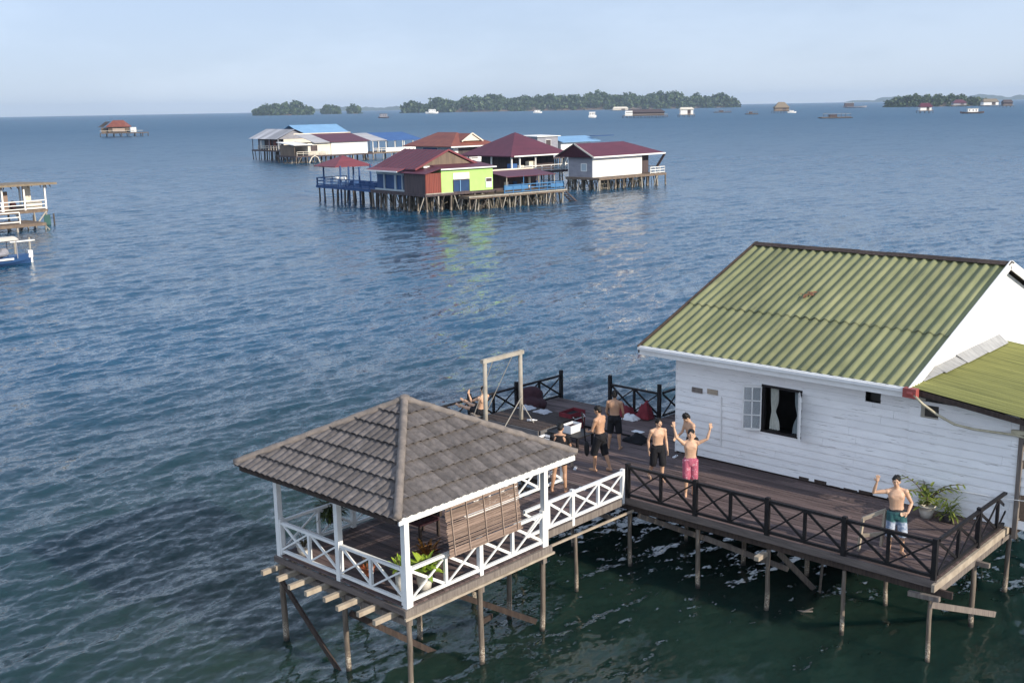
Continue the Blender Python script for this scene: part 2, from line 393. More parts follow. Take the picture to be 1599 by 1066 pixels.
# ---------------------------------------------------------------- railings
def railing(root_or_none, name, label, cat, p0, p1, z, mat, posts, h=.85, minor=1, post_w=.10, rail_w=.06, group=None, thick=.065, ext=.0, skip_post=()):
    """p0,p1 xy ends; posts = main post stations as fractions; each bay gets `minor` small posts and an X in each half"""
    P0, P1 = Vector((*p0, z)), Vector((*p1, z)); d = P1-P0; L = d.length; dn = d/L
    root = root_or_none or thing(name, label, cat, P0, group)
    up = Vector((0,0,1)); nrm = dn.cross(up)
    for i, f in enumerate(posts):
        if i in skip_post: continue
        q = P0+d*f
        MB().bar(q-up*.12, q+up*(h+.06+ext), post_w, post_w, nrm).build('post', mat, root)
    for a, b in zip(posts[:-1], posts[1:]):
        A, B = P0+d*a+dn*post_w*.5, P0+d*b-dn*post_w*.5
        MB().bar(A+up*(h-.02), B+up*(h-.02), .075, rail_w).build('top_rail', mat, root)
        MB().bar(A+up*.09, B+up*.09, .06, rail_w).build('bottom_rail', mat, root)
        for k in range(minor):
            q = A.lerp(B, (k+1)/(minor+1))
            MB().bar(q+up*.125, q+up*(h-.055), thick, thick, nrm).build('baluster', mat, root)
        for k in range(minor+1):
            a2, b2 = A.lerp(B, k/(minor+1)), A.lerp(B, (k+1)/(minor+1))
            o1 = dn*(.04 if k else 0); o2 = dn*(.04 if k < minor else 0)
            fl = (k % 2 == 0)
            lo, hi = .13, h-.06
            s_, e_ = (a2+o1+up*hi, b2-o2+up*lo) if fl else (a2+o1+up*hi, b2-o2+up*lo)
            MB().bar(s_-nrm*.021, e_-nrm*.021, .03, .058).build('brace', mat, root)
            MB().bar(a2+o1+up*lo+nrm*.021, b2-o2+up*hi+nrm*.021, .03, .036).build('brace', mat, root)
    return root

ZD, ZG = 1.84, 2.03
# ---------------------------------------------------------------- timber deck
def planks(mb, x0, x1, y0, y1, z, w=.145, gap=.012, t=.035, along='x', cut=4.2):
    if along == 'x':
        y = y0
        while y < y1-.02:
            yy = min(y+w, y1); x = x0
            first = rng.uniform(.8, cut)
            while x < x1-.01:
                xx = min(x1, x+first); first = cut*rng.uniform(.8,1.1)
                if x1-xx < .5: xx = x1
                dz = rng.uniform(-.004,.004)
                mb.box(x+.003, xx-.003, y, yy-gap, z-t+dz, z+dz); x = xx
            y += w
    else:
        x = x0
        while x < x1-.02:
            xx = min(x+w, x1); dz = rng.uniform(-.004,.004)
            mb.box(x, xx-gap, y0, y1, z-t+dz, z+dz); x += w
deck = thing('timber_deck', 'long dark timber deck on stilts in front of the white house with green roof', 'deck', (-16.0, 23.5, ZD))
mb = MB()
planks(mb, -24.0, -8.25, 21.68, 25.62, ZD)
planks(mb, -24.0, -17.32, 25.62, 28.1, ZD)
planks(mb, -19.65, -17.32, 28.1, 33.5, ZD)
mb.build('deck_boards', M['deck'], deck)
mb = MB(); planks(mb, -18.1, -16.15, 17.75, 21.67, ZD); mb.build('walkway_boards', M['deck'], deck)
MB().box(-24.0, -8.2, 21.60, 21.655, ZD-.15, ZD+.012).build('front_edge_board', M['fascia_grey'], deck)
MB().box(-24.05, -7.9, 21.70, 21.76, ZD-.33, ZD-.18).build('front_bearer', M['dark_wood'], deck)
MB().box(-8.235, -8.17, 21.45, 26.4, ZD-.17, ZD-.01).build('side_edge_board', M['beam_pale'], deck)
MB().box(-8.33, -8.24, 21.76, 26.3, ZD-.40, ZD-.2).build('side_bearer', M['plank_grey'], deck)
MB().box(-16.14, -16.09, 17.7, 21.59, ZD-.16, ZD+.01).build('walkway_edge_board', M['plank_grey'], deck)
MB().bar((-16.05, 17.5, ZD-.33), (-15.9, 22.4, ZD-.31), .045, .05).build('walkway_pole', M['beam_pale'], deck)
MB().box(-24.06, -24.01, 21.66, 28.12, ZD-.2, ZD+.01).build('side_edge_board', M['fascia_grey'], deck)
MB().box(-24.0, -19.6, 28.11, 28.16, ZD-.2, ZD+.01).build('back_edge_board', M['fascia_grey'], deck)
for y in (23.0, 24.3, 25.5, 26.9): MB().box(-24.0, -8.34, y-.06, y+.06, ZD-.2, ZD-.045).build('joist', M['dark_wood'], deck)
for x in (-23.5, -21.5, -19.5, -17.9, -16.1, -14.05, -12.12, -10.26): MB().box(x-.05, x+.05, 21.76, 28.0, ZD-.36, ZD-.21).build('bearer', M['dark_wood'], deck)
fr = [(-16.05,21.72),(-14.03,21.75),(-12.11,21.72),(-10.25,21.72),(-8.33,21.70)]
for x, y in fr+[(-8.28,23.95),(-8.3,26.2),(-10.17,23.7),(-12.3,24.0),(-13.9,23.7),(-15.9,24.1),(-18.0,21.8),(-20.0,21.8),(-22.0,21.8),(-23.9,21.8),(-18.0,24.4),(-20.1,24.2),(-22.1,24.4),(-23.9,24.5),(-23.9,27.9),(-21.5,28.0),(-19.6,28.0),(-16.12,19.65),(-18.05,19.6),(-14.1,25.9),(-11.9,26.0),(-10.1,25.95)]:
    stilt_mb(x, y, ZD-.36, rng.uniform(.047,.060)).build('stilt', M['stilt'], deck, smooth=True)
for a, b, r in [((-13.95,21.9,1.25),(-12.6,23.6,.25),.055),((-12.0,22.0,1.35),(-11.85,23.6,-.1),.05),((-8.3,21.66,1.3),(-7.98,24.6,.12),.06),((-11.2,22.6,1.2),(-11.75,23.6,-.2),.05),((-16.0,22,1.3),(-14.2,23.6,.4),.05),((-20,21.9,1.2),(-18.1,23.9,.1),.05)]:
    MB().bar(a, b, .05, .13, (0,0,1)).build('brace', M['plank_grey'], deck)
MB().bar((-8.75,21.58,1.46),(-8.1,21.58,1.5),.1,.1).build('beam_end', M['plank_grey'], deck)
MB().bar((-8.24,23.95,1.50),(-7.95,23.95,1.50),.09,.1).build('beam_end', M['plank_grey'], deck)
MB().bar((-12.12,21.6,1.42),(-12.12,21.2,1.42),.12,.1).build('beam_end', M['beam_pale'], deck)
# black railings
railing(None, 'black_railing', 'long black railing along the front deck edge before the waving people', 'railing', (-16.06,21.66), (-8.28,21.66), ZD, M['black'], [0,.2565,.505,.745,1], group='black railings')
railing(None, 'black_railing', 'sunlit black railing on the short right deck end by the potted palm', 'railing', (-8.28,21.76), (-8.25,26.25), ZD, M['black'], [.0,.5,1], group='black railings', skip_post=(0,))
railing(None, 'black_railing', 'black railing behind the rope swing on the seaward deck edge', 'railing', (-23.98,21.9), (-23.72,28.2), ZD, M['black'], [0,.33,.66,1], h=.8, group='black railings', ext=.1)
railing(None, 'black_railing', 'black railing behind the red and white bags on the deck', 'railing', (-21.55,28.08), (-19.62,28.08), ZD, M['black'], [0,1], h=.85, group='black railings', ext=.22)
railing(None, 'black_railing', 'black railing disappearing behind the left corner of the white house', 'railing', (-19.6,28.2), (-19.5,32.0), ZD, M['black'], [0,.5,1], h=.85, group='black railings', skip_post=(0,))
# white walkway railings
railing(None, 'white_railing', 'white railing on the sunny side of the short walkway beside the gazebo', 'railing', (-16.13,17.80), (-16.13,21.52), ZD, M['white'], [0,.47,1], h=.72, minor=1, post_w=.09, group='white walkway railings', skip_post=(0,))
railing(None, 'white_railing', 'white railing on the far side of the walkway behind the standing bare legs', 'railing', (-18.08,17.80), (-18.08,21.52), ZD, M['white'], [0,.5,1], h=.72, minor=1, post_w=.09, group='white walkway railings', skip_post=(0,))

# ---------------------------------------------------------------- gazebo
GX0, GX1, GY0, GY1 = -19.44, -15.35, 13.55, 17.64
gz = thing('gazebo', 'open white gazebo on stilts with a grey tiled pyramid roof', 'gazebo', ((GX0+GX1)/2, (GY0+GY1)/2, ZG))
mb = MB(); planks(mb, GX0-.05, GX1+.05, GY0-.05, GY1+.08, ZG, along='x', cut=9); mb.build('floor_boards', M['deck'], gz)
ZE, ZA = 4.08, 5.40     # eave, apex
EX0, EX1, EY0, EY1 = -20.05, -14.83, 12.93, 18.15
for x, y in [(GX0,GY0),(GX1,GY0),(GX1,GY1),(GX0,GY1),((GX0+GX1)/2,GY0)]:
    MB().box(x-.06, x+.06, y-.06, y+.06, ZG-.12, ZE+.18).build('post', M['white'], gz)
xm, ym = (GX0+GX1)/2, (GY0+GY1)/2
def grail(a, b, n):
    railing(gz, '', '', '', a, b, ZG, M['white'], [0,.5,1] if n == 2 else [0,1], h=.75, minor=1, post_w=.10)
grail((GX0+.06,GY0),(GX1-.06,GY0),2); grail((GX1,GY0+.06),(GX1,GY1-.06),2); grail((GX0,GY0+.06),(GX0,GY1-.06),2)
for a, b in [((GX0,GY0),(GX1,GY0)),((GX1,GY0),(GX1,GY1)),((GX1,GY1),(GX0,GY1)),((GX0,GY1),(GX0,GY0))]:
    a3, b3 = Vector((*a,ZE+.09)), Vector((*b,ZE+.09)); dd = (b3-a3).normalized()*.062
    MB().bar(a3+dd, b3-dd, .07, .14).build('head_beam', M['white'], gz)
MB().box(GX0-.1, GX1+.07, GY0-.12, GY0-.062, ZG-.17, ZG-.045).build('edge_board', M['fascia_grey'], gz)
MB().box(GX1+.062, GX1+.12, GY0-.16, GY1+.12, ZG-.18, ZG-.03).build('edge_board', M['plank_grey'], gz)
MB().box(GX1+.123, GX1+.17, GY0-.2, GY1+.15, ZG-.215, ZG-.165).build('edge_batten', M['beam_pale'], gz)
MB().box(GX0-.12, GX0-.062, GY0-.06, GY1+.1, ZG-.17, ZG-.045).build('edge_board', M['fascia_grey'], gz)
for i in range(8):
    x = GX0+.1+i*(GX1-GX0-.42)/7
    MB().box(x-.045, x+.045, GY0-rng.uniform(.55,.66), GY1, ZG-.29, ZG-.19).build('joist', M['beam_pale'], gz)
for y in (GY0+.02, ym, GY1-.05): MB().box(GX0-.05, GX1+.05, y-.06, y+.06, ZG-.42, ZG-.295).build('bearer', M['plank_grey'], gz)
for x, y in [(GX0,GY0-.02),(-17.28,GY0-.02),(GX1+.02,GY0),(GX1+.02,15.55),(GX1-.02,17.6),(-17.15,15.5),(-19.1,15.45),(GX0,17.6),(-16.35,17.55),(-17.6,17.6)]:
    stilt_mb(x, y, ZG-.30, rng.uniform(.055,.068), .06).build('stilt', M['stilt'], gz, smooth=True)
for a, b in [((GX0+.05,GY0-.1,1.5),(-17.3,GY0-.12,-.15)),((-17.3,15.5,1.35),(-15.5,17.5,.2)),((-17.2,13.6,1.3),(-16.5,15.4,-.1)),((-15.4,15.6,.9),(-16.6,17.2,.1))]:
    MB().bar(a, b, .05, .12).build('brace', M['dark_wood'], gz)
# tiled roof: real courses of S-profile tiles
def roof_face(mb, apex, c0, c1, ncourse=7, pw=.20):
    A, c0, c1 = Vector(apex), Vector(c0), Vector(c1)
    mid = (c0+c1)/2; down = mid-A; L = down.length; dn = down/L; ux = (c1-c0).normalized(); half = (c1-c0).length/2
    nrm = ux.cross(dn)
    if nrm.z < 0: nrm = -nrm
    sub = 6
    for k in range(ncourse):
        t0, t1 = k/ncourse, (k+1)/ncourse
        n = int(half*2/pw)+1
        for ti in range(-n//2-1, n//2+1):
            lo, hi = ti*2*pw/2*1.0, (ti+1)*pw
            lo = ti*pw
            jit = rng.uniform(-.006,.006); lift = rng.uniform(0,.008)
            cols = []
            for s_ in range(sub+1):
                u = lo+(hi-lo)*s_/sub
                if abs(u) > half*t1-1e-4: continue
                tt = max(t0-.02, abs(u)/half)
                prof = .026*math.sin(math.pi*(u-lo)/pw*2) 
                prof = .038*abs(math.sin(math.pi*(u-lo)/pw))**.8
                top = A+dn*(L*tt)+ux*u+nrm*(prof*.8+.004)
                bot = A+dn*(L*(t1+.012)+jit)+ux*u+nrm*(prof+.058+lift)
                und = bot-nrm*.013
                cols.append((top, bot, und))
            if len(cols) < 2: continue
            vs = [p for c in cols for p in c]; fs = []
            for i in range(len(cols)-1):
                a = i*3; fs += [(a,a+1,a+4,a+3),(a+1,a+2,a+5,a+4)]
            mb.add(vs, fs)
rx, ry = (EX0+EX1)/2, (EY0+EY1)/2
mb = MB(); cs = [(EX0,EY0,ZE),(EX1,EY0,ZE),(EX1,EY1,ZE),(EX0,EY1,ZE)]
for i in range(4): roof_face(mb, (rx,ry,ZA), cs[i], cs[(i+1)%4])
roof = mb.build('roof_tiles', M['roof_tile'], gz, smooth=False, fix=False)
mb = MB()
for i in range(4):
    a, b = Vector(cs[i]), Vector(cs[(i+1)%4]); ap = Vector((rx,ry,ZA))
    mb.add([a-Vector((0,0,.01)), b-Vector((0,0,.01)), ap-Vector((0,0,.03))], [(0,1,2)])
mb.build('roof_underlay', M['dark_wood'], gz)
for c in cs:
    a, b = Vector((rx,ry,ZA+.03)), Vector(c)+Vector((0,0,.05)); d = b-a; n = 12; mb = MB()
    n = 30
    mb.tube([a+d*(i/n)+Vector((0,0,.006*math.sin(i*1.7))) for i in range(n+1)], [.083+.004*math.sin(i*2.3)+.004*(i % 4 == 0) for i in range(n+1)], 12)
    mb.build('hip_cap', M['hip_tile'], gz, smooth=True)
MB().ell((rx,ry,ZA+.05), (.13,.13,.09)).build('apex_cap', M['hip_tile'], gz, smooth=True)
for a, b, m_ in [((EX1-.03,EY0+.05),(EX1-.03,EY1-.05),'white'),((EX1-.1,EY1-.03),(EX0+.1,EY1-.03),'white'),((EX0+.1,EY0+.06),(EX1-.1,EY0+.06),'dark_wood'),((EX0+.06,EY0+.1),(EX0+.06,EY1-.1),'white')]:  # -Y board is dark: shadow at the tile edge put into its colour
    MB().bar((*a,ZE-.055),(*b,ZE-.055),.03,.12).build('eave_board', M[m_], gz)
mb = MB(); 
for i in range(260):   # scalloped sunlit under-edge of the eave tiles
    y = EY0+.1+i*(EY1-EY0-.2)/260; s_ = .02*abs(math.sin(math.pi*(y-ry)/.2))
    mb.box(EX1-.012, EX1+.006, y, y+(EY1-EY0-.2)/260, ZE-.02, ZE+.035+s_)
mb.build('eave_closure', M['white'], gz)

# bamboo blind
def blind():
    root = thing('bamboo_blind', 'brown split bamboo roller blind hanging on the sunlit side of the gazebo', 'blind', (-15.2,15.5,2.75))
    def seg(name, y0, y1, z0, z1, lean):
        mb = MB(); z = z0
        while z < z1:
            u = (z-z0)/(z1-z0); dx = lean*(1-u)
            if rng.random() > .07:
                mb.bar((-15.2+dx, y0+rng.uniform(-.02,.02)+.08*(1-u), z),(-15.2+dx+rng.uniform(-.006,.006), y1+rng.uniform(-.02,.02)+.08*(1-u), z-.03+rng.uniform(-.006,.006)), .010, .0165)
            z += .0215
        mb.build(name, M['bamboo'], root)
    seg('slats', 14.48, 16.62, 2.78, 3.80, .03)
    for y in (14.62, 15.05, 15.55, 16.05, 16.48):
        MB().bar((-15.15,y+.08,2.76),(-15.185,y,3.84),.012,.035,(1,0,0)).build('tape', M['bamboo_tape'], root)
    MB().bar((-15.2,14.45,3.83),(-15.2,16.65,3.83),.03,.05).build('head_batten', M['bamboo_tape'], root)
    MB().bar((-15.165,14.52,2.77),(-15.165,16.72,2.75),.03,.03).build('bottom_batten', M['bamboo'], root)
M['bamboo'] = mk('split_bamboo', (.31, .225, .18), (.17, .12, .095), .7, 6, (1, .4, 8), isl=.3, spots=((.62,.52,.42), 7, .66, (1, 1, 4)), bmp=.2)
M['bamboo_tape'] = mk('blind_tape', (.50, .38, .30), None, .8, 5)
blind()

M['rust'] = mk('rust_flakes', (.30,.14,.07), (.16,.07,.04), .9, 9)
# ---------------------------------------------------------------- white house
HX0, HX1, HY0, HY1 = -17.32, -10.62, 25.64, 36.8
ZEV, ZR, YR_ = 4.90, 7.11, 31.22
house = thing('white_house', 'large white weatherboard house with a moss green corrugated roof', 'house', ((HX0+HX1)/2, 31.2, ZD))
WX0, WX1, WZ0, WZ1 = -14.58, -13.50, 2.97, 4.20
def boards_wall(x0, x1, y, z0, z1, holes, bh=.205, lap=.028):
    mb = MB(); z = z0
    while z < z1-.01:
        zt = min(z+bh, z1)
        cuts = sorted({z, zt}|{h for hx in holes for h in (hx[2], hx[3]) if z < h < zt})
        x = x0; joints = [x0]
        while x < x1-2.2:
            x += rng.uniform(2.0, 3.4); joints.append(x)
        joints.append(x1)
        for ja, jb in zip(joints[:-1], joints[1:]):
            wob = rng.uniform(-.003,.003)
            for za, zb in zip([cuts[0]+.009]+cuts[1:-1], cuts[1:]):
                spans = [(ja+.0015, jb-.0015)]
                for hx in holes:
                    if za >= hx[2]-1e-3 and zb <= hx[3]+1e-6:
                        ns = []
                        for a, b in spans:
                            if hx[1] <= a or hx[0] >= b: ns.append((a,b)); continue
                            if a < hx[0]: ns.append((a,hx[0]))
                            if b > hx[1]: ns.append((hx[1],b))
                        spans = ns
                fa = lap*(1-(za-z)/bh)+wob; fb = lap*(1-(zb-z)/bh)+wob
                for a, b in spans:
                    mb.add([(a,y-fa,za),(b,y-fa,za),(b,y-fb,zb),(a,y-fb,zb),(a,y+.02,za),(b,y+.02,za),(b,y+.02,zb),(a,y+.02,zb)],
                           [(0,1,2,3),(4,7,6,5),(0,4,5,1),(3,2,6,7),(0,3,7,4),(1,5,6,2)])
        z = zt
    return mb
holes = [(WX0,WX1,WZ0,WZ1),(-11.76,-11.36,4.24,4.56)]
boards_wall(HX0, HX1, HY0, ZD+.03, 4.86, holes).build('front_wall', M['white_wall'], house)
MB().box(HX0-.03, HX0+.0, HY0-.02, HY1, ZD, 4.86).build('left_wall', M['white_wall'], house)
MB().box(HX0, HX1, HY1-.06, HY1, ZD, 4.86).build('back_wall', M['white_wall'], house)
for k in range(7):
    x = -13.5+k*.42+rng.uniform(-.1,.1); MB().box(x, x+rng.uniform(.2,.4), HY0-.034, HY0-.026, ZD+.02, ZD+.04+rng.uniform(.0,.08)).build('rotted_board', M['dark_wood'], house)
# dark room behind the window
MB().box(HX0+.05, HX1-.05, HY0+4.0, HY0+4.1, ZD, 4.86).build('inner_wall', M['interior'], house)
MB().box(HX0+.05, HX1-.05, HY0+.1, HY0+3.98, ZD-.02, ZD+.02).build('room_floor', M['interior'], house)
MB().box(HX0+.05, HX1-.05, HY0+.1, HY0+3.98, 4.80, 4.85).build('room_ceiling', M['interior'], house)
# gable end, sunlit
mb = MB()
gy = [(HY0,ZD),(HY1,ZD),(HY1,4.86),(YR_,ZR-.12),(HY0,4.86)]
vs = [(HX1,y,z) for y,z in gy]+[(HX1-.06,y,z) for y,z in gy]
mb.add(vs, [(0,1,2,3,4),(9,8,7,6,5)]+[(i,(i+1)%5,(i+1)%5+5,i+5) for i in range(5)])
mb.build('gable_wall', M['gable_white'], house)
mb = MB(); vs = [(HX0+.02,y,z) for y,z in [(HY0,4.86),(HY1,4.86),(YR_,ZR-.12)]]+[(HX0-.04,y,z) for y,z in [(HY0,4.86),(HY1,4.86),(YR_,ZR-.12)]]
mb.add(vs, [(0,1,2),(5,4,3),(0,1,4,3),(1,2,5,4),(2,0,3,5)]); mb.build('far_gable_wall', M['white_wall'], house)
# corrugated roof
def corr(mb, x0, x1, a, b, per=.285, amp=.033, sheet=3, lift=0., nrows=5, jit=0):
    """corrugated sheets: ribs run from a=(y,z) to b=(y,z), waves along x"""
    x = x0
    n = Vector((0, -(b[1]-a[1]), b[0]-a[0])); n.normalize()
    if n.z < 0: n = -n
    while x < x1-.01:
        xe = min(x+per*sheet, x1); m_ = max(2, int((xe-x)/per*12)); vs = []; fs = []
        l2 = lift+rng.uniform(0, .012); j = rng.uniform(-jit, jit)
        for i in range(m_+1):
            xx = x+(xe-x)*i/m_; ph = (xx-x0)/per*2*math.pi
            c = math.sin(ph); h = amp*(1.25*c/(1+.25*abs(c)))+l2
            for k in range(nrows+1):
                u = k/nrows; yy = a[0]+(b[0]-a[0])*u+(j if k == 0 else 0)*(a[0]-b[0])/abs(a[0]-b[0]); zz = a[1]+(b[1]-a[1])*u
                sag = -.006*math.sin(u*math.pi)*(1+math.sin(xx*1.7))
                vs.append((xx, yy+n.y*h, zz+n.z*(h+sag)))
        for i in range(m_):
            for k in range(nrows): p = i*(nrows+1)+k; fs.append((p,p+1,p+nrows+2,p+nrows+1))
        mb.add(vs, fs); x = xe
RX0, RX1 = -18.18, -10.42
def lerp2(a, b, u): return (a[0]+(b[0]-a[0])*u, a[1]+(b[1]-a[1])*u)
mb = MB(); ev, rd = (25.10, 4.885), (YR_, ZR)
corr(mb, RX0, RX1, ev, lerp2(ev, rd, .40), lift=.0, jit=.02); corr(mb, RX0, RX1, lerp2(ev, rd, .385), rd, lift=.02, jit=.012)
mb.build('roof_sheets', M['green_roof'], house, smooth=True, fix=False)
mb = MB(); ev2 = (37.3, 4.885)
corr(mb, RX0, RX1, ev2, rd, lift=.0); mb.build('back_roof_sheets', M['green_roof'], house, smooth=True, fix=False)
mb = MB()
mb.add([(RX0,25.2,4.86),(RX1,25.2,4.86),(RX1,YR_,ZR-.05),(RX0,YR_,ZR-.05),(RX1,37.2,4.86),(RX0,37.2,4.86)], [(0,1,2,3),(3,2,4,5)]); mb.build('roof_lining', M['dark_wood'], house)
mb = MB()
for i in range(9):
    xa = RX0-.04+i*(RX1-RX0+.08)/9; xb = xa+(RX1-RX0+.08)/9+.03; dz = rng.uniform(0,.012)
    mb.add([(xa,YR_-.2,ZR-.0+dz),(xb,YR_-.2,ZR-.0+dz),(xb,YR_,ZR+.085+dz),(xa,YR_,ZR+.085+dz),(xb,YR_+.2,ZR-.0+dz),(xa,YR_+.2,ZR-.0+dz)], [(0,1,2,3),(3,2,4,5)])
mb.build('ridge_cap', M['ridge'] if 'ridge' in M else M['dark_wood'], house)
MB().box(RX0-.03, RX1+.02, 25.04, 25.09, 4.655, 4.90).build('eave_board', M['white'], house)
MB().box(RX0, RX1, 25.10, 25.60, 4.68, 4.71).build('soffit', M['white_wall'], house)
MB().box(RX0-.03, RX1+.02, 24.97, 25.035, 4.80, 4.875).build('gutter', M['white'], house)
sl = math.atan2(ZR-4.885, YR_-25.10)
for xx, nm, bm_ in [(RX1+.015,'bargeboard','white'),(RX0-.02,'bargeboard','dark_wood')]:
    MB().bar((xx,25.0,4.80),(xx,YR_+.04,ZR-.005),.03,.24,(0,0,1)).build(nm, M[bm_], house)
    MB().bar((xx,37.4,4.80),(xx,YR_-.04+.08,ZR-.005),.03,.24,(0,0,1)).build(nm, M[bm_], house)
mb = MB()
for k in range(15):
    a = rng.uniform(0,6.28); r_ = rng.uniform(.0,.2); px_, py_ = -14.93+r_*math.cos(a)*1.1, 28.55+r_*math.sin(a)
    zz = 4.885+(py_-25.1)*math.tan(sl)+.068
    s_ = rng.uniform(.02,.06); mb.add([(px_-s_,py_-s_,zz-s_*math.tan(sl)),(px_+s_,py_-s_*.6,zz-s_*.6*math.tan(sl)+.01),(px_+s_*.8,py_+s_,zz+s_*math.tan(sl)),(px_-s_,py_+s_*.7,zz+s_*.7*math.tan(sl)+.008)],[(0,1,2,3)])
mb.build('rust_flakes', M['rust'], house)
# window
wf = MB()
for a, b in [((WX0-.0,WZ1),(WX1,WZ1)),((WX0,WZ0),(WX1,WZ0))]: wf.box(a[0]-.05, b[0]+.05, HY0-.035, HY0+.08, a[1]-.03, a[1]+.035)
for x in (WX0,WX1): wf.box(x-.035, x+.035, HY0-.033, HY0+.08, WZ0+.04, WZ1-.035)
win = wf.build('window_frame', M['black'], house)
def casement(hx, ang, nm):
    H_ = Vector((hx, HY0-.05, 0)); d = Vector((math.cos(ang), math.sin(ang), 0)); W_ = .52
    fr_ = MB(); z0, z1 = WZ0+.03, WZ1-.03
    for u in (0.03, W_/2, W_-.03): fr_.bar(H_+d*u+Vector((0,0,z0)), H_+d*u+Vector((0,0,z1)), .03, .055 if u != W_/2 else .028, d.cross(Vector((0,0,1))))
    for k in range(4): 
        z = z0+(z1-z0)*k/3; fr_.bar(H_+Vector((0,0,z))+d*.03, H_+d*(W_-.03)+Vector((0,0,z)), .028, .06 if k in (0,3) else .028)
    o = fr_.build('casement', M['white'], house)
    g = MB(); g.bar(H_+d*.05+Vector((0,0,(z0+z1)/2)), H_+d*(W_-.05)+Vector((0,0,(z0+z1)/2)), .006, z1-z0-.06); g.build('pane', M['glass'], o)
casement(WX0-.01, math.pi+.45, 'left'); casement(WX1-.02, -1.02, 'right')
def curtain(x0, x1, mat, tie, nm):
    mb = MB(); n, m_ = 26, 14; vs = []; fs = []
    for j in range(m_+1):
        v = j/m_; z = WZ1-.06-(WZ1-WZ0-.1)*v
        pinch = 1-.45*math.exp(-((v-.58)/.16)**2); c = x0+(x1-x0)*tie
        for i in range(n+1):
            u = i/n; x = x0+(x1-x0)*u; x = c+(x-c)*pinch*(1.0+(.35*v if v > .6 else 0))
            vs.append((x, HY0+.14+.025*math.sin(u*26+v*2)*pinch, z))
    for j in range(m_):
        for i in range(n): p = j*(n+1)+i; fs.append((p,p+1,p+n+2,p+n+1))
    mb.add(vs, fs); mb.build('curtain', mat, house, smooth=True, fix=False)
curtain(WX0+.13, WX0+.36, M['curtain'], .30, 'l'); curtain(WX1-.24, WX1-.07, M['curtain_blue'], .95, 'r')
# vents, plates, conduit
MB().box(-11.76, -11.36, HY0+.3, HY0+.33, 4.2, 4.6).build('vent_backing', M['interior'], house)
for a, b, c in [(-16.80,-16.46,3.75),(-16.30,-15.97,3.78)]:
    MB().box(a, b, HY0-.045, HY0-.025, c-.07, c+.07).build('wall_plate', M['plank_grey'] if a < -16.5 else M['plate'] if 'plate' in M else M['beam_pale'], house)
MB().bar((-15.83,HY0-.04,2.31),(-15.85,HY0-.04,3.68),.03,.03).build('conduit', M['white'], house)
# lean-to on the gable side
LX1 = -8.05
boards_wall(HX1+.02, LX1, HY0-.06, ZD+.03, 4.5, [(-10.33,-9.90,4.10,4.42)]).build('lean_to_wall', M['white_wall'], house)
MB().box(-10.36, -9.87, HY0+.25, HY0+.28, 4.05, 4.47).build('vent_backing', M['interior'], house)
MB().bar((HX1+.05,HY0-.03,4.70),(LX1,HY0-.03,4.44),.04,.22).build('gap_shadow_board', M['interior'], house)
def lean_roof():
    mb = MB(); x0, x1 = HX1+.16, -6.6; y0, y1 = 25.12, 31.7; z_at = lambda x: 4.915-(x-x0)*.118
    per = .15; n = int((y1-y0)/per*10); vs = []; fs = []; K = 6
    for i in range(n+1):
        y = y0+(y1-y0)*i/n; h = .03*math.sin((y-y0)/per*2*math.pi)
        bend = max(0, (y-25.12))*.17
        for k in range(K+1):
            x = x0+(x1-x0)*k/K; vs.append((x, y, z_at(x)+h+bend*0))
    for i in range(n):
        for k in range(K): p = i*(K+1)+k; fs.append((p,p+1,p+K+2,p+K+1))
    mb.add(vs, fs); mb.build('lean_to_roof', M['lime_roof'], house, smooth=True, fix=False)
    MB().bar((x0,25.15,z_at(x0)-.09),(x1,25.15,z_at(x1)-.12),.05,.12).build('lean_to_fascia', M['dark_wood'], house)
    mb = MB()
    segs = [25.75,26.9,28.3,29.8,31.3]
    for a, b in zip(segs[:-1], segs[1:]):
        hh = .02+.17*(a-25)/6; t_ = rng.uniform(-.02,.02)
        mb.add([(HX1+.012,a,4.98+hh+t_),(HX1+.012,b+.06,4.98+hh+.03+t_),(HX1+.30+rng.uniform(-.06,.06),b+.06,4.945),(HX1+.30+rng.uniform(-.06,.06),a,4.94)], [(0,1,2,3)])
    mb.build('flashing', M['zinc'], house)
M['lime_roof'] = mk('lime_green_sheet', (.33, .325, .105), (.16, .165, .055), .6, 1.0, (.25, 9, 1), spots=((.17,.15,.08), 3, .68), bmp=.15)
lean_roof()
MB().box(HX0+.1, LX1, HY0+.1, HY1, ZD-.2, ZD-.03).build('floor_slab', M['dark_wood'], house)
for x in (-16.5,-14.2,-12.0,-9.8,-8.3):
    for y in (28.5, 31.5, 34.5): stilt_mb(x, y, ZD-.2, .08).build('stilt', M['stilt'], house, smooth=True)
mb = MB(); mb.tube([(-10.42,24.98,4.80),(-10.28,24.98,4.80)], .10, 10); mb.box(-10.52,-10.2,24.9,25.08,4.70,4.92); mb.build('gutter_joint', M['red_paint'], house)
mb = MB(); mb.tube([(-10.25,24.92,4.78),(-10.05,24.95,4.60),(-9.75,25.1,4.36),(-9.4,25.25,4.16),(-9.0,25.4,4.08),(-8.6,25.45,4.08),(-8.1,25.45,4.10),(-7.4,25.5,4.0)], .03, 8); mb.build('drain_pipe', M['pvc'], house, smooth=True)
MB().box(-8.04, -7.94, 25.50, 25.60, ZD-.2, 4.55).build('corner_post', M['plank_grey'], house)
mb = MB(); 
for i in range(14): mb.box(-7.88+i*.16, -7.88+i*.16+.152, 26.2+rng.uniform(-.01,.01), 26.24, 1.2, 4.18)
mb.build('side_boarding', M['dark_wood'], house)
MB().bar((-8.2,25.5,4.15),(-7.3,25.5,4.22),.09,.09).build('beam_end', M['pvc'], house)
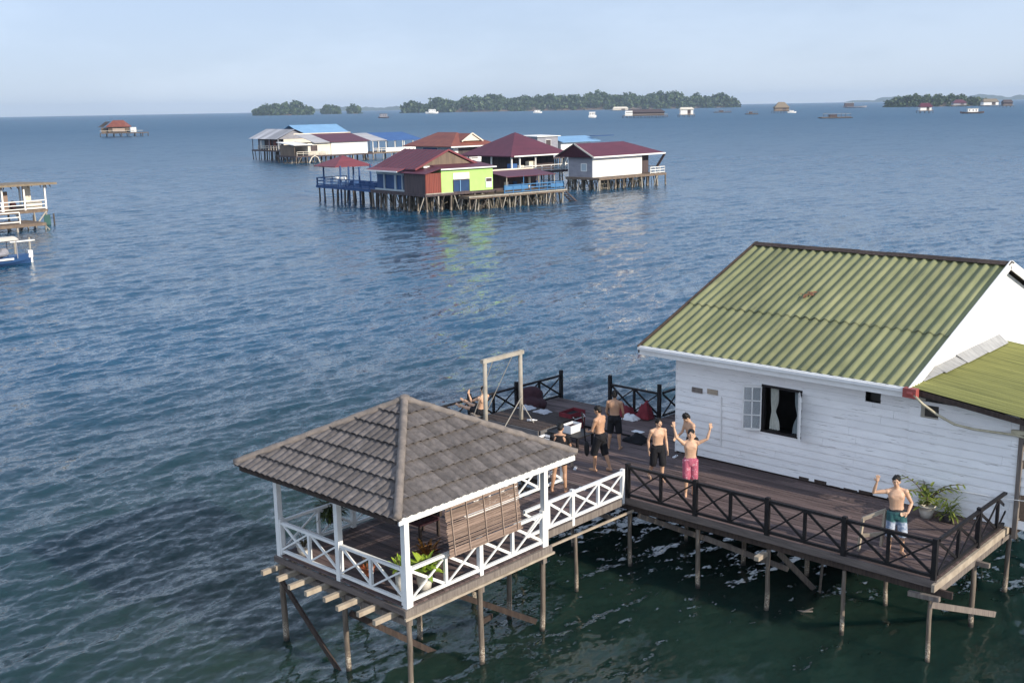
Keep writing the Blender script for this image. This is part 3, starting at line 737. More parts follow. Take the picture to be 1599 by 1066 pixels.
one('washing_line', 'thin white line strung across the wall above the potted palm', 'line', MB().tube([(-10.9,25.5,2.72),(-10.1,25.42,2.60),(-9.2,25.38,2.55),(-8.2,25.36,2.60),(-7.2,25.3,2.72)], .009, 5), M['white'])
# ---------------------------------------------------------------- stilt village farther out
M['maroon_roof'] = mk('maroon_sheet_roof', (.118, .032, .050), (.085, .025, .040), .5, .8, (2, .4, .4), isl=.06, bmp=0)
M['maroon_red'] = mk('faded_red_sheet_roof', (.20, .050, .060), (.15, .038, .048), .5, .8, (2, .4, .4), isl=.06, bmp=0)
M['rust_roof'] = mk('rust_brown_roof', (.24, .085, .055), (.17, .055, .045), .6, .8, bmp=0)
M['lime_wall'] = mk('lime_green_paint', (.44, .70, .21), (.36, .62, .16), .6, .6, spots=((.35,.5,.08), .7, .7), bmp=0)
M['red_ribbed'] = mk('red_ribbed_sheet', (.26, .07, .05), (.17, .045, .035), .55, 1.2, (1, 4, .3), isl=.25, bmp=0)
M['far_white'] = mk('far_white_paint', (.82, .81, .77), (.74, .73, .69), .6, .5, bmp=0)
M['far_cream'] = mk('far_cream_paint', (.72, .66, .55), (.6, .54, .44), .6, .5, bmp=0)
M['far_grey'] = mk('far_grey_boards', (.30, .30, .33), (.22, .22, .25), .7, .8, (1, 1, 3), isl=.1, bmp=0)
M['far_wood'] = mk('far_dark_boards', (.10, .075, .075), (.05, .04, .045), .8, 1., (3, 3, .4), isl=.2, bmp=0)
M['far_brown'] = mk('far_brown_boards', (.20, .15, .11), (.12, .09, .07), .8, 1., (3, 3, .4), isl=.2, bmp=0)
M['far_blue'] = mk('far_blue_paint', (.03, .085, .21), (.02, .055, .15), .6, .6, bmp=0)
M['bright_blue'] = mk('bright_blue_paint', (.07, .21, .40), (.05, .15, .31), .6, .6, bmp=0)
M['pale_blue'] = mk('pale_blue_boards', (.40, .48, .52), (.33, .40, .45), .6, .8, bmp=0)
M['sky_roof'] = mk('sky_blue_sheet_roof', (.20, .37, .56), (.17, .32, .50), .55, .5, bmp=0)
M['blue_roof'] = mk('deep_blue_sheet_roof', (.05, .13, .31), (.04, .10, .26), .55, .5, bmp=0)
M['grey_sheet'] = mk('grey_zinc_sheet', (.48, .47, .47), (.28, .27, .28), .5, .7, (2.5, .3, .3), isl=.35, bmp=0)
M['thatch'] = mk('grey_brown_thatch', (.26, .21, .15), (.15, .12, .085), .95, 2, (1, 4, 4), isl=.2, bmp=.3)
M['door_blue'] = mk('dark_blue_door', (.02, .06, .15), None, .5, 1, bmp=0)
M['teal'] = mk('teal_fishing_net', (.05, .12, .11), None, .9, 3)
M['pale_post'] = mk('pale_weathered_pole', (.42, .39, .33), (.28, .25, .21), .8, 3, bmp=0)
M['dark_pole'] = mk('dark_weathered_pole', (.10, .085, .075), (.05, .045, .04), .8, 3, bmp=0)

def roof_mb(kind, x0, x1, y0, y1, ze, zr, th=.10, ridge=None):
    """thin solid roof: gable_x / gable_y / hip / shed ; ridge = (a,b) ends of a hip ridge"""
    mb = MB(); xm, ym = (x0+x1)/2, (y0+y1)/2
    e = [(x0,y0,ze),(x1,y0,ze),(x1,y1,ze),(x0,y1,ze)]
    if kind == 'gable_x': r = [(x0,ym,zr),(x1,ym,zr)]; f = [(0,1,5,4),(2,3,4,5)]; rim = [(0,1),(1,5),(5,2),(2,3),(3,4),(4,0)]
    elif kind == 'gable_y': r = [(xm,y0,zr),(xm,y1,zr)]; f = [(1,2,5,4),(3,0,4,5)]; rim = [(0,4),(4,1),(1,2),(2,5),(5,3),(3,0)]
    elif kind == 'hip': r = list(ridge) if ridge else [(xm,ym,zr)]*1
    elif kind == 'shed_x': e = [(x0,y0,ze),(x1,y0,zr),(x1,y1,zr),(x0,y1,ze)]; r = []; f = [(0,1,2,3)]; rim = [(0,1),(1,2),(2,3),(3,0)]
    elif kind == 'shed_y': e = [(x0,y0,ze),(x1,y0,ze),(x1,y1,zr),(x0,y1,zr)]; r = []; f = [(0,1,2,3)]; rim = [(0,1),(1,2),(2,3),(3,0)]
    if kind == 'hip':
        rim = [(0,1),(1,2),(2,3),(3,0)]
        if len(r) == 1: f = [(0,1,4),(1,2,4),(2,3,4),(3,0,4)]
        elif abs(r[0][1]-r[1][1]) < 1e-6: f = [(0,1,5,4),(1,2,5),(2,3,4,5),(3,0,4)]   # ridge along x
        else: f = [(0,1,4),(1,2,5,4),(2,3,5),(3,0,4,5)]                               # ridge along y
    n = len(e+r); up = e+r; dn = [(p[0],p[1],p[2]-th) for p in up]
    mb.add(up+dn, [tuple(q) for q in f]+[tuple(i+n for i in q[::-1]) for q in f]+[(a,b,b+n,a+n) for a, b in rim])
    return mb
def ribs(mb, kind, x0, x1, y0, y1, ze, zr, step=.9, h=.05):
    """standing seams laid on a gable_x or shed roof"""
    xm, ym = (x0+x1)/2, (y0+y1)/2
    if kind == 'gable_x':
        x = x0
        while x <= x1: mb.bar((x,y0,ze+.02),(x,ym,zr+.02),.05,h); mb.bar((x,y1,ze+.02),(x,ym,zr+.02),.05,h); x += step
    if kind == 'shed_y':
        x = x0
        while x <= x1: mb.bar((x,y0,ze+.02),(x,y1,zr+.02),.05,h); x += step
    return mb
def walls(root, x0, x1, y0, y1, z0, z1, m, name='wall', t=.12, faces='lrfb', mats=None):
    mats = mats or {}
    if 'f' in faces: MB().box(x0+t, x1-t, y0, y0+t, z0, z1).build(name, mats.get('f', m), root)      # -Y
    if 'b' in faces: MB().box(x0+t, x1-t, y1-t, y1, z0, z1).build(name, mats.get('b', m), root)
    if 'l' in faces: MB().box(x0, x0+t, y0, y1, z0, z1).build(name, mats.get('l', m), root)          # -X
    if 'r' in faces: MB().box(x1-t, x1, y0, y1, z0, z1).build(name, mats.get('r', m), root)          # +X
def platform(root, x0, x1, y0, y1, z, m, nx, ny, r=.11, pole=None, cross=0, jit=.25, pale=.3):
    mb = MB(); y = y0
    while y < y1-.01:
        mb.box(x0, x1, y, min(y+.38, y1), z-.10, z); y += .4
    mb.build('floor', m, root)
    MB().box(x0+.1, x1-.1, y0-.07, y0-.01, z-.32, z-.03).build('floor_beam', m, root)
    MB().box(x1+.01, x1+.07, y0-.07, y1, z-.30, z-.03).build('floor_beam', m, root)
    for i in range(nx):
        for j in range(ny):
            x = x0+.15+(x1-x0-.3)*i/max(1, nx-1)+rng.uniform(-jit,jit); yy = y0+.15+(y1-y0-.3)*j/max(1, ny-1)+rng.uniform(-jit,jit)
            x, yy = min(max(x,x0+.05),x1-.05), min(max(yy,y0+.05),y1-.05)
            o = stilt_mb(x, yy, z-.10, r*rng.uniform(.75,1.15), .25, 6)
            o.build('stilt', (M['pale_post'] if (rng.random() < pale and i == nx-1) else M['stilt']) if pole is None else pole, root, smooth=True)
    for k in range(cross):
        x = x1-.1 if rng.random() < .7 else rng.uniform(x0, x1); yy = rng.uniform(y0, y1)
        if rng.random() < .4: x, yy = rng.uniform(x0,x1), y0+.1
        s_ = rng.choice([-1,1])*rng.uniform(.5,1.3)
        MB().tube([(x,yy,z-.2),(x+rng.uniform(-.3,.6),yy+s_,-.4)], [.06,.05], 6).build('brace', M['pale_post'] if rng.random() < .5 else M['dark_pole'], root, smooth=True)
def far_rail(root, a, b, z, m, h=.9, n=4, k=2, name='railing'):
    mb = MB(); a, b = Vector((*a,z)), Vector((*b,z)); up = Vector((0,0,1))
    for i in range(n+1): q = a.lerp(b, i/n); mb.bar(q, q+up*h, .09, .09, (1,.3,0))
    for i in range(k): zz = h*(1-i*.42); mb.bar(a+up*zz, b+up*zz, .06, .09)
    return mb.build(name, m, root)
def opening(root, face, a0, a1, z0, z1, c, m, pane=None, name='window', fm=None):
    """window or doorway on an x-face (c = x) or y-face (c = y); recessed panel with a frame"""
    mb = MB(); pn = MB()
    if face == 'r':
        for p, q in [((c+.03,a0,z0),(c+.03,a0,z1)),((c+.03,a1,z0),(c+.03,a1,z1)),((c+.03,a0,z1),(c+.03,a1,z1)),((c+.03,a0,z0),(c+.03,a1,z0))]: mb.bar(p, q, .07, .09, (1,0,0))
        pn.box(c+.004, c+.03, a0+.04, a1-.04, z0+.04, z1-.04)
    else:
        for p, q in [((a0,c-.03,z0),(a0,c-.03,z1)),((a1,c-.03,z0),(a1,c-.03,z1)),((a0,c-.03,z1),(a1,c-.03,z1)),((a0,c-.03,z0),(a1,c-.03,z0))]: mb.bar(p, q, .09, .07, (0,1,0))
        pn.box(a0+.04, a1-.04, c-.03, c-.004, z0+.04, z1-.04)
    o = mb.build(name, fm or M['far_white'], root); pn.build('pane', m, o); return o

def turn(root, deg, px_, py_):
    a = R(deg); dx, dy = root.location.x-px_, root.location.y-py_
    root.location.x = px_+dx*math.cos(a)-dy*math.sin(a); root.location.y = py_+dx*math.sin(a)+dy*math.cos(a); root.rotation_euler.z = a
# --- lime green house with the maroon annex
L = thing('lime_green_house', 'lime green stilt house with red ribbed corner and wooden maroon gable behind', 'house', (-95.0, 92.0, 2.1), 'stilt houses of the village')
platform(L, -103.6, -92.3, 86.5, 96.6, 2.1, M['far_wood'], 8, 7, .13, cross=14)
walls(L, -96.6, -92.35, 88.78, 96.2, 2.1, 4.75, M['lime_wall'])
walls(L, -96.6, -92.33, 86.6, 88.77, 2.1, 4.35, M['far_wood'], 'annex_wall', mats={'r': M['red_ribbed']}, faces='frl')
mb = MB()
for i in range(9): mb.box(-92.33, -92.29, 86.66+i*.235, 86.70+i*.235, 2.12, 4.33)
mb.build('annex_ribs', M['red_ribbed'], L)
roof_mb('shed_y', -97.0, -92.0, 86.3, 88.9, 4.35, 5.0, .08).build('annex_roof', M['maroon_roof'], L)
roof_mb('shed_x', -96.4, -92.0, 88.92, 96.5, 5.35, 4.80, .09).build('lime_roof', M['maroon_roof'], L)
MB().box(-92.02, -91.94, 88.5, 96.5, 4.66, 4.80).build('eave_board', M['far_white'], L)
opening(L, 'r', 90.42, 92.7, 2.12, 3.45, -92.33, M['door_blue'], name='door', fm=M['far_wood'])
MB().box(-92.35, -92.27, 90.42, 92.7, 3.52, 4.25).build('lintel_panel', M['far_white'], L)
MB().box(-92.25, -92.2, 91.3, 91.38, 2.15, 3.45).build('door_post', M['sky_roof'], L)
opening(L, 'r', 95.1, 96.0, 3.0, 3.45, -92.33, M['far_wood'])
MB().box(-92.33, -92.26, 95.1, 96.0, 2.35, 2.95).build('panel', M['far_white'], L)
MB().box(-92.30, -92.22, 86.55, 90.4, 2.04, 2.14).build('sill_beam', M['pale_post'], L)
def thicket(root, x0, x1, y0, y1, z, n):
    mb = MB()
    for i in range(n):
        x, y = rng.uniform(x0,x1), rng.uniform(y0,y1); mb.tube([(x,y,-.5),(x+rng.uniform(-.5,.5),y+rng.uniform(-.6,.6),z)], [rng.uniform(.03,.07)]*2, 5, False)
        if i % 3 == 0: mb.bar((x,y,rng.uniform(.2,z)),(x+rng.uniform(-.3,.3),y+rng.uniform(-1.6,1.6),rng.uniform(.2,z)), .04, .09)
    return mb.build('old_poles', M['thicket'], root)
M['thicket'] = mk('old_grey_poles', (.20,.18,.14), (.07,.065,.05), .9, 1.5, isl=.45, bmp=0)
thicket(L, -100, -92.6, 87.2, 96.4, 1.9, 150)
# big maroon gable house with blue walls behind
B = thing('blue_walled_house', 'stilt house with long dull maroon roof and deep blue wall panels', 'house', (-100, 91.4, 2.1), 'stilt houses of the village')
mb = roof_mb('gable_x', -103.4, -94.6, 86.9, 96.2, 4.75, 6.75, .12); ribs(mb, 'gable_x', -103.4, -94.6, 86.9, 96.2, 4.75, 6.75); mb.build('roof', M['maroon_roof'], B)
roof_mb('shed_y', -103.7, -96.9, 85.9, 87.1, 4.50, 4.82, .08).build('skirt_roof', M['maroon_red'], B)
MB().box(-103.7, -96.9, 85.84, 85.9, 4.36, 4.52).build('eave_board', M['far_white'], B)
mb = MB(); g = [(87.6,4.9),(95.4,4.9),(91.55,6.55)]
mb.add([(-94.75,y,z) for y,z in g]+[(-94.85,y,z) for y,z in g], [(0,1,2),(5,4,3),(0,1,4,3),(1,2,5,4),(2,0,3,5)]); mb.build('gable_wall', M['far_brown'], B)
for s_ in (0,1):
    MB().bar((-94.55, 86.8 if s_ == 0 else 96.4, 4.72),(-94.55,91.55,6.78),.06,.2).build('bargeboard', M['maroon_red'], B)
MB().box(-94.7, -94.6, 88.0, 95.2, 4.86, 5.05).build('gable_ledge', M['far_white'], B)
walls(B, -103.5, -97.0, 87.3, 95.8, 3.95, 4.75, M['pale_blue'], 'upper_wall', faces='flb')
walls(B, -103.5, -97.0, 87.42, 95.6, 2.1, 3.93, M['far_blue'], 'lower_wall', faces='flb')
for x, w_ in [(-101.9,.25),(-99.6,.35),(-98.1,.2)]: MB().box(x, x+w_, 87.25, 87.4, 2.12, 3.94).build('pillar', M['pale_blue'], B)
MB().box(-103.6, -97.0, 87.15, 87.28, 2.1, 2.3).build('sill_beam', M['pale_blue'], B)
# blue pavilion
P_ = thing('red_roofed_pavilion', 'small open pavilion with a pinkish red hip roof and dark blue posts', 'pavilion', (-112.5, 90.5, 2.0), 'stilt houses of the village')
platform(P_, -118.4, -103.8, 87.6, 92.4, 2.0, M['far_blue'], 9, 3, .12, M['dark_pole'], cross=4)
mb = roof_mb('hip', -119.8, -114.4, 88.2, 93.8, 4.4, 5.7); mb.build('roof', M['maroon_red'], P_)
for x, y in [(-118.2,88.7),(-114,88.7),(-114,93.2),(-118.2,93.2),(-112,88.7),(-109.5,88.7)]: MB().bar((x,y,-.8),(x,y,4.5),.16,.16).build('post', M['far_blue'], P_)
far_rail(P_, (-118.3,87.7), (-104,87.7), 2.0, M['far_blue'], .95, 8, 3); far_rail(P_, (-118.3,87.8), (-118.3,92.2), 2.0, M['far_blue'], .95, 4, 3)
for x, y in [(-114.2,90.8),(-112.2,91.2),(-110.8,91.0),(-108.4,90.2),(-106,90)]: MB().box(x-.5, x+.5, y-.4, y+.4, 2.0, 2.55).build('bench', M['far_blue'], P_)
for x in (-114.6,-113.2): MB().lathe([(.02,0),(.4,.02),(.42,.3),(.3,.34),(.02,.34)], (x,88.6,2.8), 10).build('basin', M['far_white'], P_)
# front verandah with blue railing and low maroon roof
V = thing('blue_verandah', 'low maroon roofed verandah deck with bright blue railings and thin leaning poles', 'verandah', (-90, 100, 1.6), 'stilt houses of the village')
platform(V, -94.5, -90.0, 91.2, 105.8, 1.6, M['far_brown'], 4, 11, .085, cross=16, pale=.6)
MB().box(-89.92, -89.82, 91.0, 106.0, 1.48, 1.62).build('edge_beam', M['pale_post'], V)
roof_mb('shed_x', -95.4, -91.2, 97.6, 105.4, 3.95, 3.45, .08).build('roof', M['maroon_roof'], V)
MB().box(-95.5, -95.35, 97.6, 105.4, 3.75, 4.1).build('roof_board', M['far_cream'], V)
far_rail(V, (-90.1,96.4), (-90.1,105.7), 1.6, M['bright_blue'], .95, 7, 3); far_rail(V, (-94.2,105.7), (-90.1,105.7), 1.6, M['bright_blue'], .95, 3, 3)
MB().box(-90.16, -90.1, 96.5, 100.0, 2.0, 2.45).build('rail_panel', M['bright_blue'], V); MB().box(-90.16, -90.1, 103.6, 105.6, 1.95, 2.4).build('rail_panel', M['bright_blue'], V)
for y in (97.8, 100.4, 102.8, 105.3): MB().bar((-91.4,y,1.6),(-91.4,y,3.5),.10,.10).build('post', M['bright_blue'] if y in (100.4,) else M['pale_post'], V)
walls(V, -95.0, -94.4, 97.0, 105.2, 1.6, 3.7, M['far_wood'], 'back_wall', faces='r')
for y, m_ in [(99.8,'far_white'),(103.6,'far_cream'),(104.8,'far_blue'),(101.2,'far_blue'),(102.6,'far_white')]: MB().box(-94.35, -94.2, y, y+rng.uniform(.25,.6), 1.7, rng.uniform(2.4,3.2)).build('hanging_cloth', M[m_], V)
st = MB()
for k in range(7): st.box(-91.2+.0, -90.2, 106.0+k*.35, 106.3+k*.35, 1.3-k*.26, 1.36-k*.26)
st.bar((-90.15,105.9,1.5),(-90.15,108.6,-.6),.08,.16); st.bar((-91.25,105.9,1.5),(-91.25,108.6,-.6),.08,.16); st.build('stair', M['far_wood'], V)
thicket(V, -94.5, -90.2, 91.4, 105.5, 1.45, 190)
# big maroon hip pavilion
H_ = thing('great_hip_pavilion', 'big open pavilion under a tall pyramid of maroon roof', 'pavilion', (-112, 123, 2.3), 'stilt houses of the village')
platform(H_, -117.0, -107.9, 117.8, 130.5, 2.3, M['far_wood'], 5, 7, .12)
roof_mb('hip', -117.8, -107.2, 117.0, 129.2, 4.75, 7.85, .15).build('roof', M['maroon_roof'], H_)
MB().box(-107.22, -107.12, 117.6, 129.2, 4.57, 4.75).build('eave_board', M['far_white'], H_)
for x, y in [(-107.9,119.4),(-107.9,122.6),(-107.9,128.9),(-107.9,117.8),(-116.9,117.8),(-112,117.8),(-116.9,128.9)]: MB().bar((x,y,2.3),(x,y,4.7),.18,.18).build('post', M['far_white'], H_)
walls(H_, -116.6, -110.0, 120.0, 128.6, 2.3, 4.6, M['far_wood'], 'inner_wall', faces='rbf'); far_rail(H_, (-107.9,120.0), (-107.9,131.8), 2.3, M['far_white'], .85, 6, 3)
MB().bar((-107.7,127.8,2.5),(-107.5,129.0,4.5),.7,.05).build('awning', M['pale_blue'], H_)
for y, m_, hh in [(121.6,'far_cream',1.5),(117.9,'blue_roof',1.3),(119.3,'far_cream',1.0)]: MB().box(-108.9, -108.2, y, y+1.3, 2.3, 2.3+hh).build('stall', M[m_], H_)
# white house with maroon roof
W_ = thing('white_village_house', 'plain white walled stilt house with a long maroon roof and porch', 'house', (-98, 128, 1.95), 'stilt houses of the village')
platform(W_, -101.9, -95.6, 122.2, 137.0, 1.75, M['far_brown'], 5, 9, .12, cross=12)
walls(W_, -101.8, -97.2, 122.7, 133.4, 1.76, 4.80, M['far_white'], mats={'f': M['far_grey']})  # -Y face of the white house drawn grey, its shade put into the colour
roof_mb('hip', -103.4, -96.4, 122.0, 137.8, 4.6, 6.35, .12, ridge=[(-99.9,122.0,6.35),(-99.9,132.4,6.35)]).build('roof', M['maroon_roof'], W_)
MB().box(-96.42, -96.34, 122.0, 137.8, 4.42, 4.62).build('eave_board', M['far_white'], W_)
mb = MB(); g = [(-101.7,4.8),(-97.3,4.8),(-99.5,6.1)]
mb.add([(x,122.75,z) for x,z in g]+[(x,122.85,z) for x,z in g], [(0,1,2),(5,4,3),(0,1,4,3),(1,2,5,4),(2,0,3,5)]); mb.build('gable_wall', M['far_grey'], W_)  # gable on the same side, shade painted in as grey
MB().bar((-103.5,121.9,4.5),(-99.9,121.9,6.3),.08,.2).build('bargeboard', M['far_wood'], W_); MB().bar((-96.3,121.9,4.5),(-99.9,121.9,6.3),.08,.2).build('bargeboard', M['far_cream'], W_)
opening(W_, 'f', -99.3, -98.3, 2.6, 3.6, 122.7, M['pale_blue'])
far_rail(W_, (-95.8,133.6), (-95.8,136.9), 1.75, M['far_white'], .9, 3, 3); far_rail(W_, (-99.5,136.9), (-95.8,136.9), 1.75, M['far_white'], .9, 3, 3)
walls(W_, -101.6, -98.4, 133.5, 136.4, 1.76, 4.5, M['far_wood'], 'porch_wall', faces='rb')
MB().bar((-97.0,136.6,2.6),(-96.9,138.3,4.4),.5,.05).build('awning', M['far_wood'], W_)
thicket(W_, -101.5, -96.0, 122.6, 136.5, 1.6, 120)
# red roofed house behind, with a front gable
K = thing('red_roofed_back_house', 'white stilt house with a rust red roof and cream front gable', 'house', (-128, 124, 2.2), 'stilt houses of the village')
kx, ky = -137.4, 135.8
platform(K, kx-11.5, kx+.3, ky-1, ky+9, 2.2, M['far_wood'], 6, 5, .13)
walls(K, kx-11, kx-1, ky+.6, ky+8.6, 2.2, 5.2, M['far_white'], mats={'f': M['pale_blue']})
roof_mb('hip', kx-12.4, kx+.4, ky-1.2, ky+10.4, 5.1, 7.3, .14, ridge=[(kx-9.5,ky+4.6,7.3),(kx-4.5,ky+4.6,7.3)]).build('roof', M['rust_roof'], K)
mb = roof_mb('gable_x', kx-6, kx-.6, ky+2.4, ky+7.0, 5.9, 7.15, .1); mb.build('front_gable', M['rust_roof'], K)
mb = MB(); g = [(ky+2.7,5.9),(ky+6.7,5.9),(ky+4.7,7.0)]
mb.add([(kx-.75,y,z) for y,z in g]+[(kx-.85,y,z) for y,z in g], [(0,1,2),(5,4,3),(0,1,4,3),(1,2,5,4),(2,0,3,5)]); mb.build('gable_wall', M['far_cream'], K)
for s_ in (0,1): MB().bar((kx-.55, ky+(2.2 if s_ == 0 else 7.2), 5.82),(kx-.55,ky+4.7,7.18),.07,.22).build('bargeboard', M['far_cream'], K)
MB().box(kx+.4, kx+.5, ky-1.2, ky+10.4, 4.9, 5.1).build('eave_board', M['far_white'], K)
opening(K, 'r', ky+1.6, ky+6.2, 2.8, 4.8, kx-1, M['far_wood']); opening(K, 'f', kx-9, kx-5, 3.0, 4.8, ky+.6, M['far_blue'])
far_rail(K, (kx+.1,ky), (kx+.1,ky+9), 2.2, M['far_white'], .9, 5, 2)
# grey block house and white blue roofed house
G = thing('grey_block_house', 'small flat grey hut behind the tall maroon roof', 'hut', (-141, 163, 2.0), 'stilt houses of the village')
platform(G, -145, -140, 160, 166.4, 2.0, M['far_wood'], 3, 4, .13)
walls(G, -144.8, -140.2, 160.4, 166.0, 2.0, 5.9, M['far_grey']); roof_mb('shed_x', -145.2, -139.8, 160.0, 166.4, 6.15, 6.0, .12).build('roof', M['far_white'], G)
opening(G, 'r', 162.6, 164.0, 3.0, 5.3, -140.2, M['far_wood'], name='doorway')
Q = thing('blue_roofed_white_house', 'cream white house with a pale blue roof behind the white village house', 'house', (-141, 171, 2.0), 'stilt houses of the village')
platform(Q, -146, -139.6, 166.8, 177.4, 2.0, M['far_wood'], 4, 5, .13)
walls(Q, -145.6, -140.0, 167.0, 175.5, 2.0, 4.7, M['far_white']); roof_mb('gable_y', -147.5, -139.2, 166.6, 177.6, 4.75, 5.7, .12).build('roof', M['sky_roof'], Q)
opening(Q, 'r', 171.0, 172.4, 3.0, 4.2, -140.0, M['far_wood']); MB().box(-141, -139.5, 176.4, 182.0, 5.55, 5.65).build('awning', M['far_blue'], Q)

for t_, p_ in ((L,(-92.3,86.5)),(B,(-92.3,86.5)),(P_,(-92.3,86.5)),(V,(-90.2,91.2)),(H_,(-107.2,117.0)),(W_,(-97.2,122.7)),(K,(-137.0,134.8)),(G,(-140.2,160.4)),(Q,(-140,167))): turn(t_, -8 if t_ in (L,B,P_,V) else -3, *p_)
# --- farther cluster on the left
def cluster_group(): return 'stilt houses of the outer row'
A = thing('zinc_roofed_house', 'weathered stilt house with a patchy grey zinc gable roof', 'house', (-227, 164, 2.4), cluster_group())
platform(A, -233.0, -219.5, 159.6, 169.0, 2.4, M['far_wood'], 10, 4, .13, M['dark_pole'])
mb = MB(); 
for i in range(12):
    xa = -233.4+i*1.2; mb.cur = 0
    mb.add([(xa,159.0,5.0),(xa+1.2,159.0,5.0),(xa+1.2,164,7.2),(xa,164,7.2)], [(0,1,2,3)]); mb.add([(xa,169.0,5.0),(xa+1.2,169.0,5.0),(xa+1.2,164,7.2),(xa,164,7.2)], [(0,1,2,3)])
mb.build('roof', M['grey_sheet'], A)
walls(A, -232.6, -219.8, 161.2, 168.4, 2.4, 5.0, M['far_wood'], faces='lrfb', mats={'r': M['far_cream']})
mb = MB(); g = [(159.8,5.0),(168.4,5.0),(164,7.0)]
for xx in (-232.6,-219.8): mb.add([(xx,y,z) for y,z in g]+[(xx+.1,y,z) for y,z in g], [(0,1,2),(5,4,3),(0,1,4,3),(1,2,5,4),(2,0,3,5)])
mb.build('gable_wall', M['far_grey'], A)
for x, m_ in [(-231.6,'far_white'),(-230.2,'pale_blue'),(-227,'rust_roof'),(-224.5,'rust_roof'),(-222,'far_cream')]: MB().box(x, x+1.1, 161.0, 161.15, 2.6, 4.6).build('panel', M[m_], A)
far_rail(A, (-230,159.8), (-219.6,159.8), 2.4, M['far_cream'], 1.0, 8, 2)
for x in (-232.6,-229,-224,-219.7): MB().bar((x,159.7,2.4),(x,159.7,5.0),.18,.18).build('post', M['far_grey'], A)
M['rust_plank'] = M['far_brown']
N = thing('sky_blue_roofed_hall', 'long hall with a sky blue roof behind the zinc roofed house', 'hall', (-250, 194, 2.2), cluster_group())
platform(N, -256, -240, 184, 197, 2.2, M['far_wood'], 5, 6, .14, M['dark_pole'])
walls(N, -255, -241, 185, 196, 2.2, 4.6, M['far_grey']); roof_mb('gable_y', -257, -239, 183.4, 198, 4.7, 7.7, .14).build('roof', M['sky_roof'], N)
E_ = thing('long_white_house', 'long white walled stilt house under maroon and zinc roof sheets', 'house', (-206, 163, 1.7), cluster_group())
platform(E_, -212, -203.2, 152.5, 172.5, 1.65, M['far_wood'], 5, 9, .13, cross=5)
walls(E_, -211.5, -204.0, 156.0, 161.8, 1.66, 4.3, M['far_cream'], 'cream_wall', mats={'f': M['far_cream']}); walls(E_, -211.5, -203.8, 161.85, 171.4, 1.66, 4.45, M['far_white'])
roof_mb('shed_x', -212, -203.2, 157.2, 161.2, 6.2, 4.45, .1).build('zinc_roof', M['grey_sheet'], E_); roof_mb('shed_x', -212, -203.2, 161.2, 171.8, 6.2, 4.5, .1).build('roof', M['maroon_roof'], E_)
MB().box(-212.1, -211.95, 157, 172, 6.05, 6.35).build('roof_board', M['far_cream'], E_)
walls(E_, -211, -204.2, 152.8, 155.9, 1.66, 3.9, M['far_brown'], 'porch_wall', faces='fl'); roof_mb('shed_x', -211.6, -203.4, 152.2, 157.1, 4.6, 4.05, .1).build('porch_roof', M['far_white'], E_)
opening(E_, 'r', 156.6, 158.4, 2.5, 3.9, -204.0, M['far_wood'], name='doorway'); far_rail(E_, (-203.3,152.8), (-203.3,160.5), 1.65, M['far_cream'], .9, 5, 2)
mb = MB(); mb.tube([(-202.6,155.4,.1),(-202.6,156.0,1.2),(-202.6,156.8,1.6),(-202.6,157.6,1.2),(-202.6,158.1,.1)], .12, 6); mb.build('arch', M['far_cream'], E_)
T_ = thing('white_open_verandah', 'white open sided verandah with zinc and deep blue roof sheets', 'verandah', (-206, 178.6, 1.7), cluster_group())
platform(T_, -211, -203.6, 172.6, 186.2, 1.7, M['far_brown'], 3, 6, .12, M['pale_post'], cross=3)
roof_mb('shed_x', -212, -203.2, 172.0, 176.4, 6.0, 4.45, .1).build('zinc_roof', M['grey_sheet'], T_); roof_mb('shed_x', -212, -203.2, 176.4, 186.6, 6.0, 4.35, .1).build('roof', M['blue_roof'], T_)
for y in (172.8,174.4,176.4,178.9,181.5,184,186): MB().bar((-203.7,y,1.7),(-203.7,y,4.4),.16,.16).build('post', M['far_white'], T_); MB().bar((-211,y,1.7),(-211,y,5.7),.16,.16).build('post', M['far_white'], T_)
MB().box(-203.8, -203.66, 176.5, 186.1, 1.72, 2.65).build('parapet', M['far_white'], T_); MB().box(-203.78, -203.62, 172.6, 186.2, 4.22, 4.36).build('head_beam', M['far_white'], T_)
far_rail(T_, (-203.7,172.8), (-203.7,176.3), 1.7, M['far_cream'], .9, 3, 2)

for t_, p_ in ((A,(-220.8,160.4)),(E_,(-203.8,156.1)),(T_,(-203.8,156.1)),(N,(-240,192))): turn(t_, -8, *p_)
# --- verandah house at the left edge, and its moored boat
S_ = thing('thatched_verandah_house', 'verandah house cut by the left frame edge with white posts and a flat thatched roof', 'house', (-119, 48, 1.7))
platform(S_, -124, -117.5, 38, 55.1, 1.72, M['far_brown'], 3, 7, .12, M['pale_post'], cross=2)
mb = roof_mb('shed_x', -125.5, -116.7, 36, 56.0, 4.25, 4.5, .22); mb.build('roof', M['thatch'], S_)
for y in (55.0,52.75,50.45,46.5,42.5): MB().bar((-117.6,y,1.72),(-117.6,y,4.3),.16,.16).build('post', M['far_white'], S_)
for y in (55.0,50,45): MB().bar((-123.6,y,1.72),(-123.6,y,4.1),.16,.16).build('post', M['far_white'], S_)
far_rail(S_, (-117.6,52.75), (-117.6,55.0), 1.72, M['far_white'], .95, 1, 4); far_rail(S_, (-117.6,38.2), (-117.6,52.75), 1.72, M['far_white'], .95, 6, 3)
MB().box(-119.2, -118.9, 51.0, 51.6, 1.75, 3.7).build('cupboard', M['bamboo'], S_); MB().box(-119.9, -119.4, 53.6, 54.3, 1.75, 4.2).build('pillar', M['far_cream'], S_)
MB().lathe([(.05,1.0),(.9,.55),(.95,.5),(.1,.5),(.1,0)], (-119,49.6,1.72), 12).build('parasol_table', M['thatch'], S_)
MB().ell((-119.2,52.2,2.2), (.35,.35,.5)).build('bundle', M['maroon_cloth'], S_)
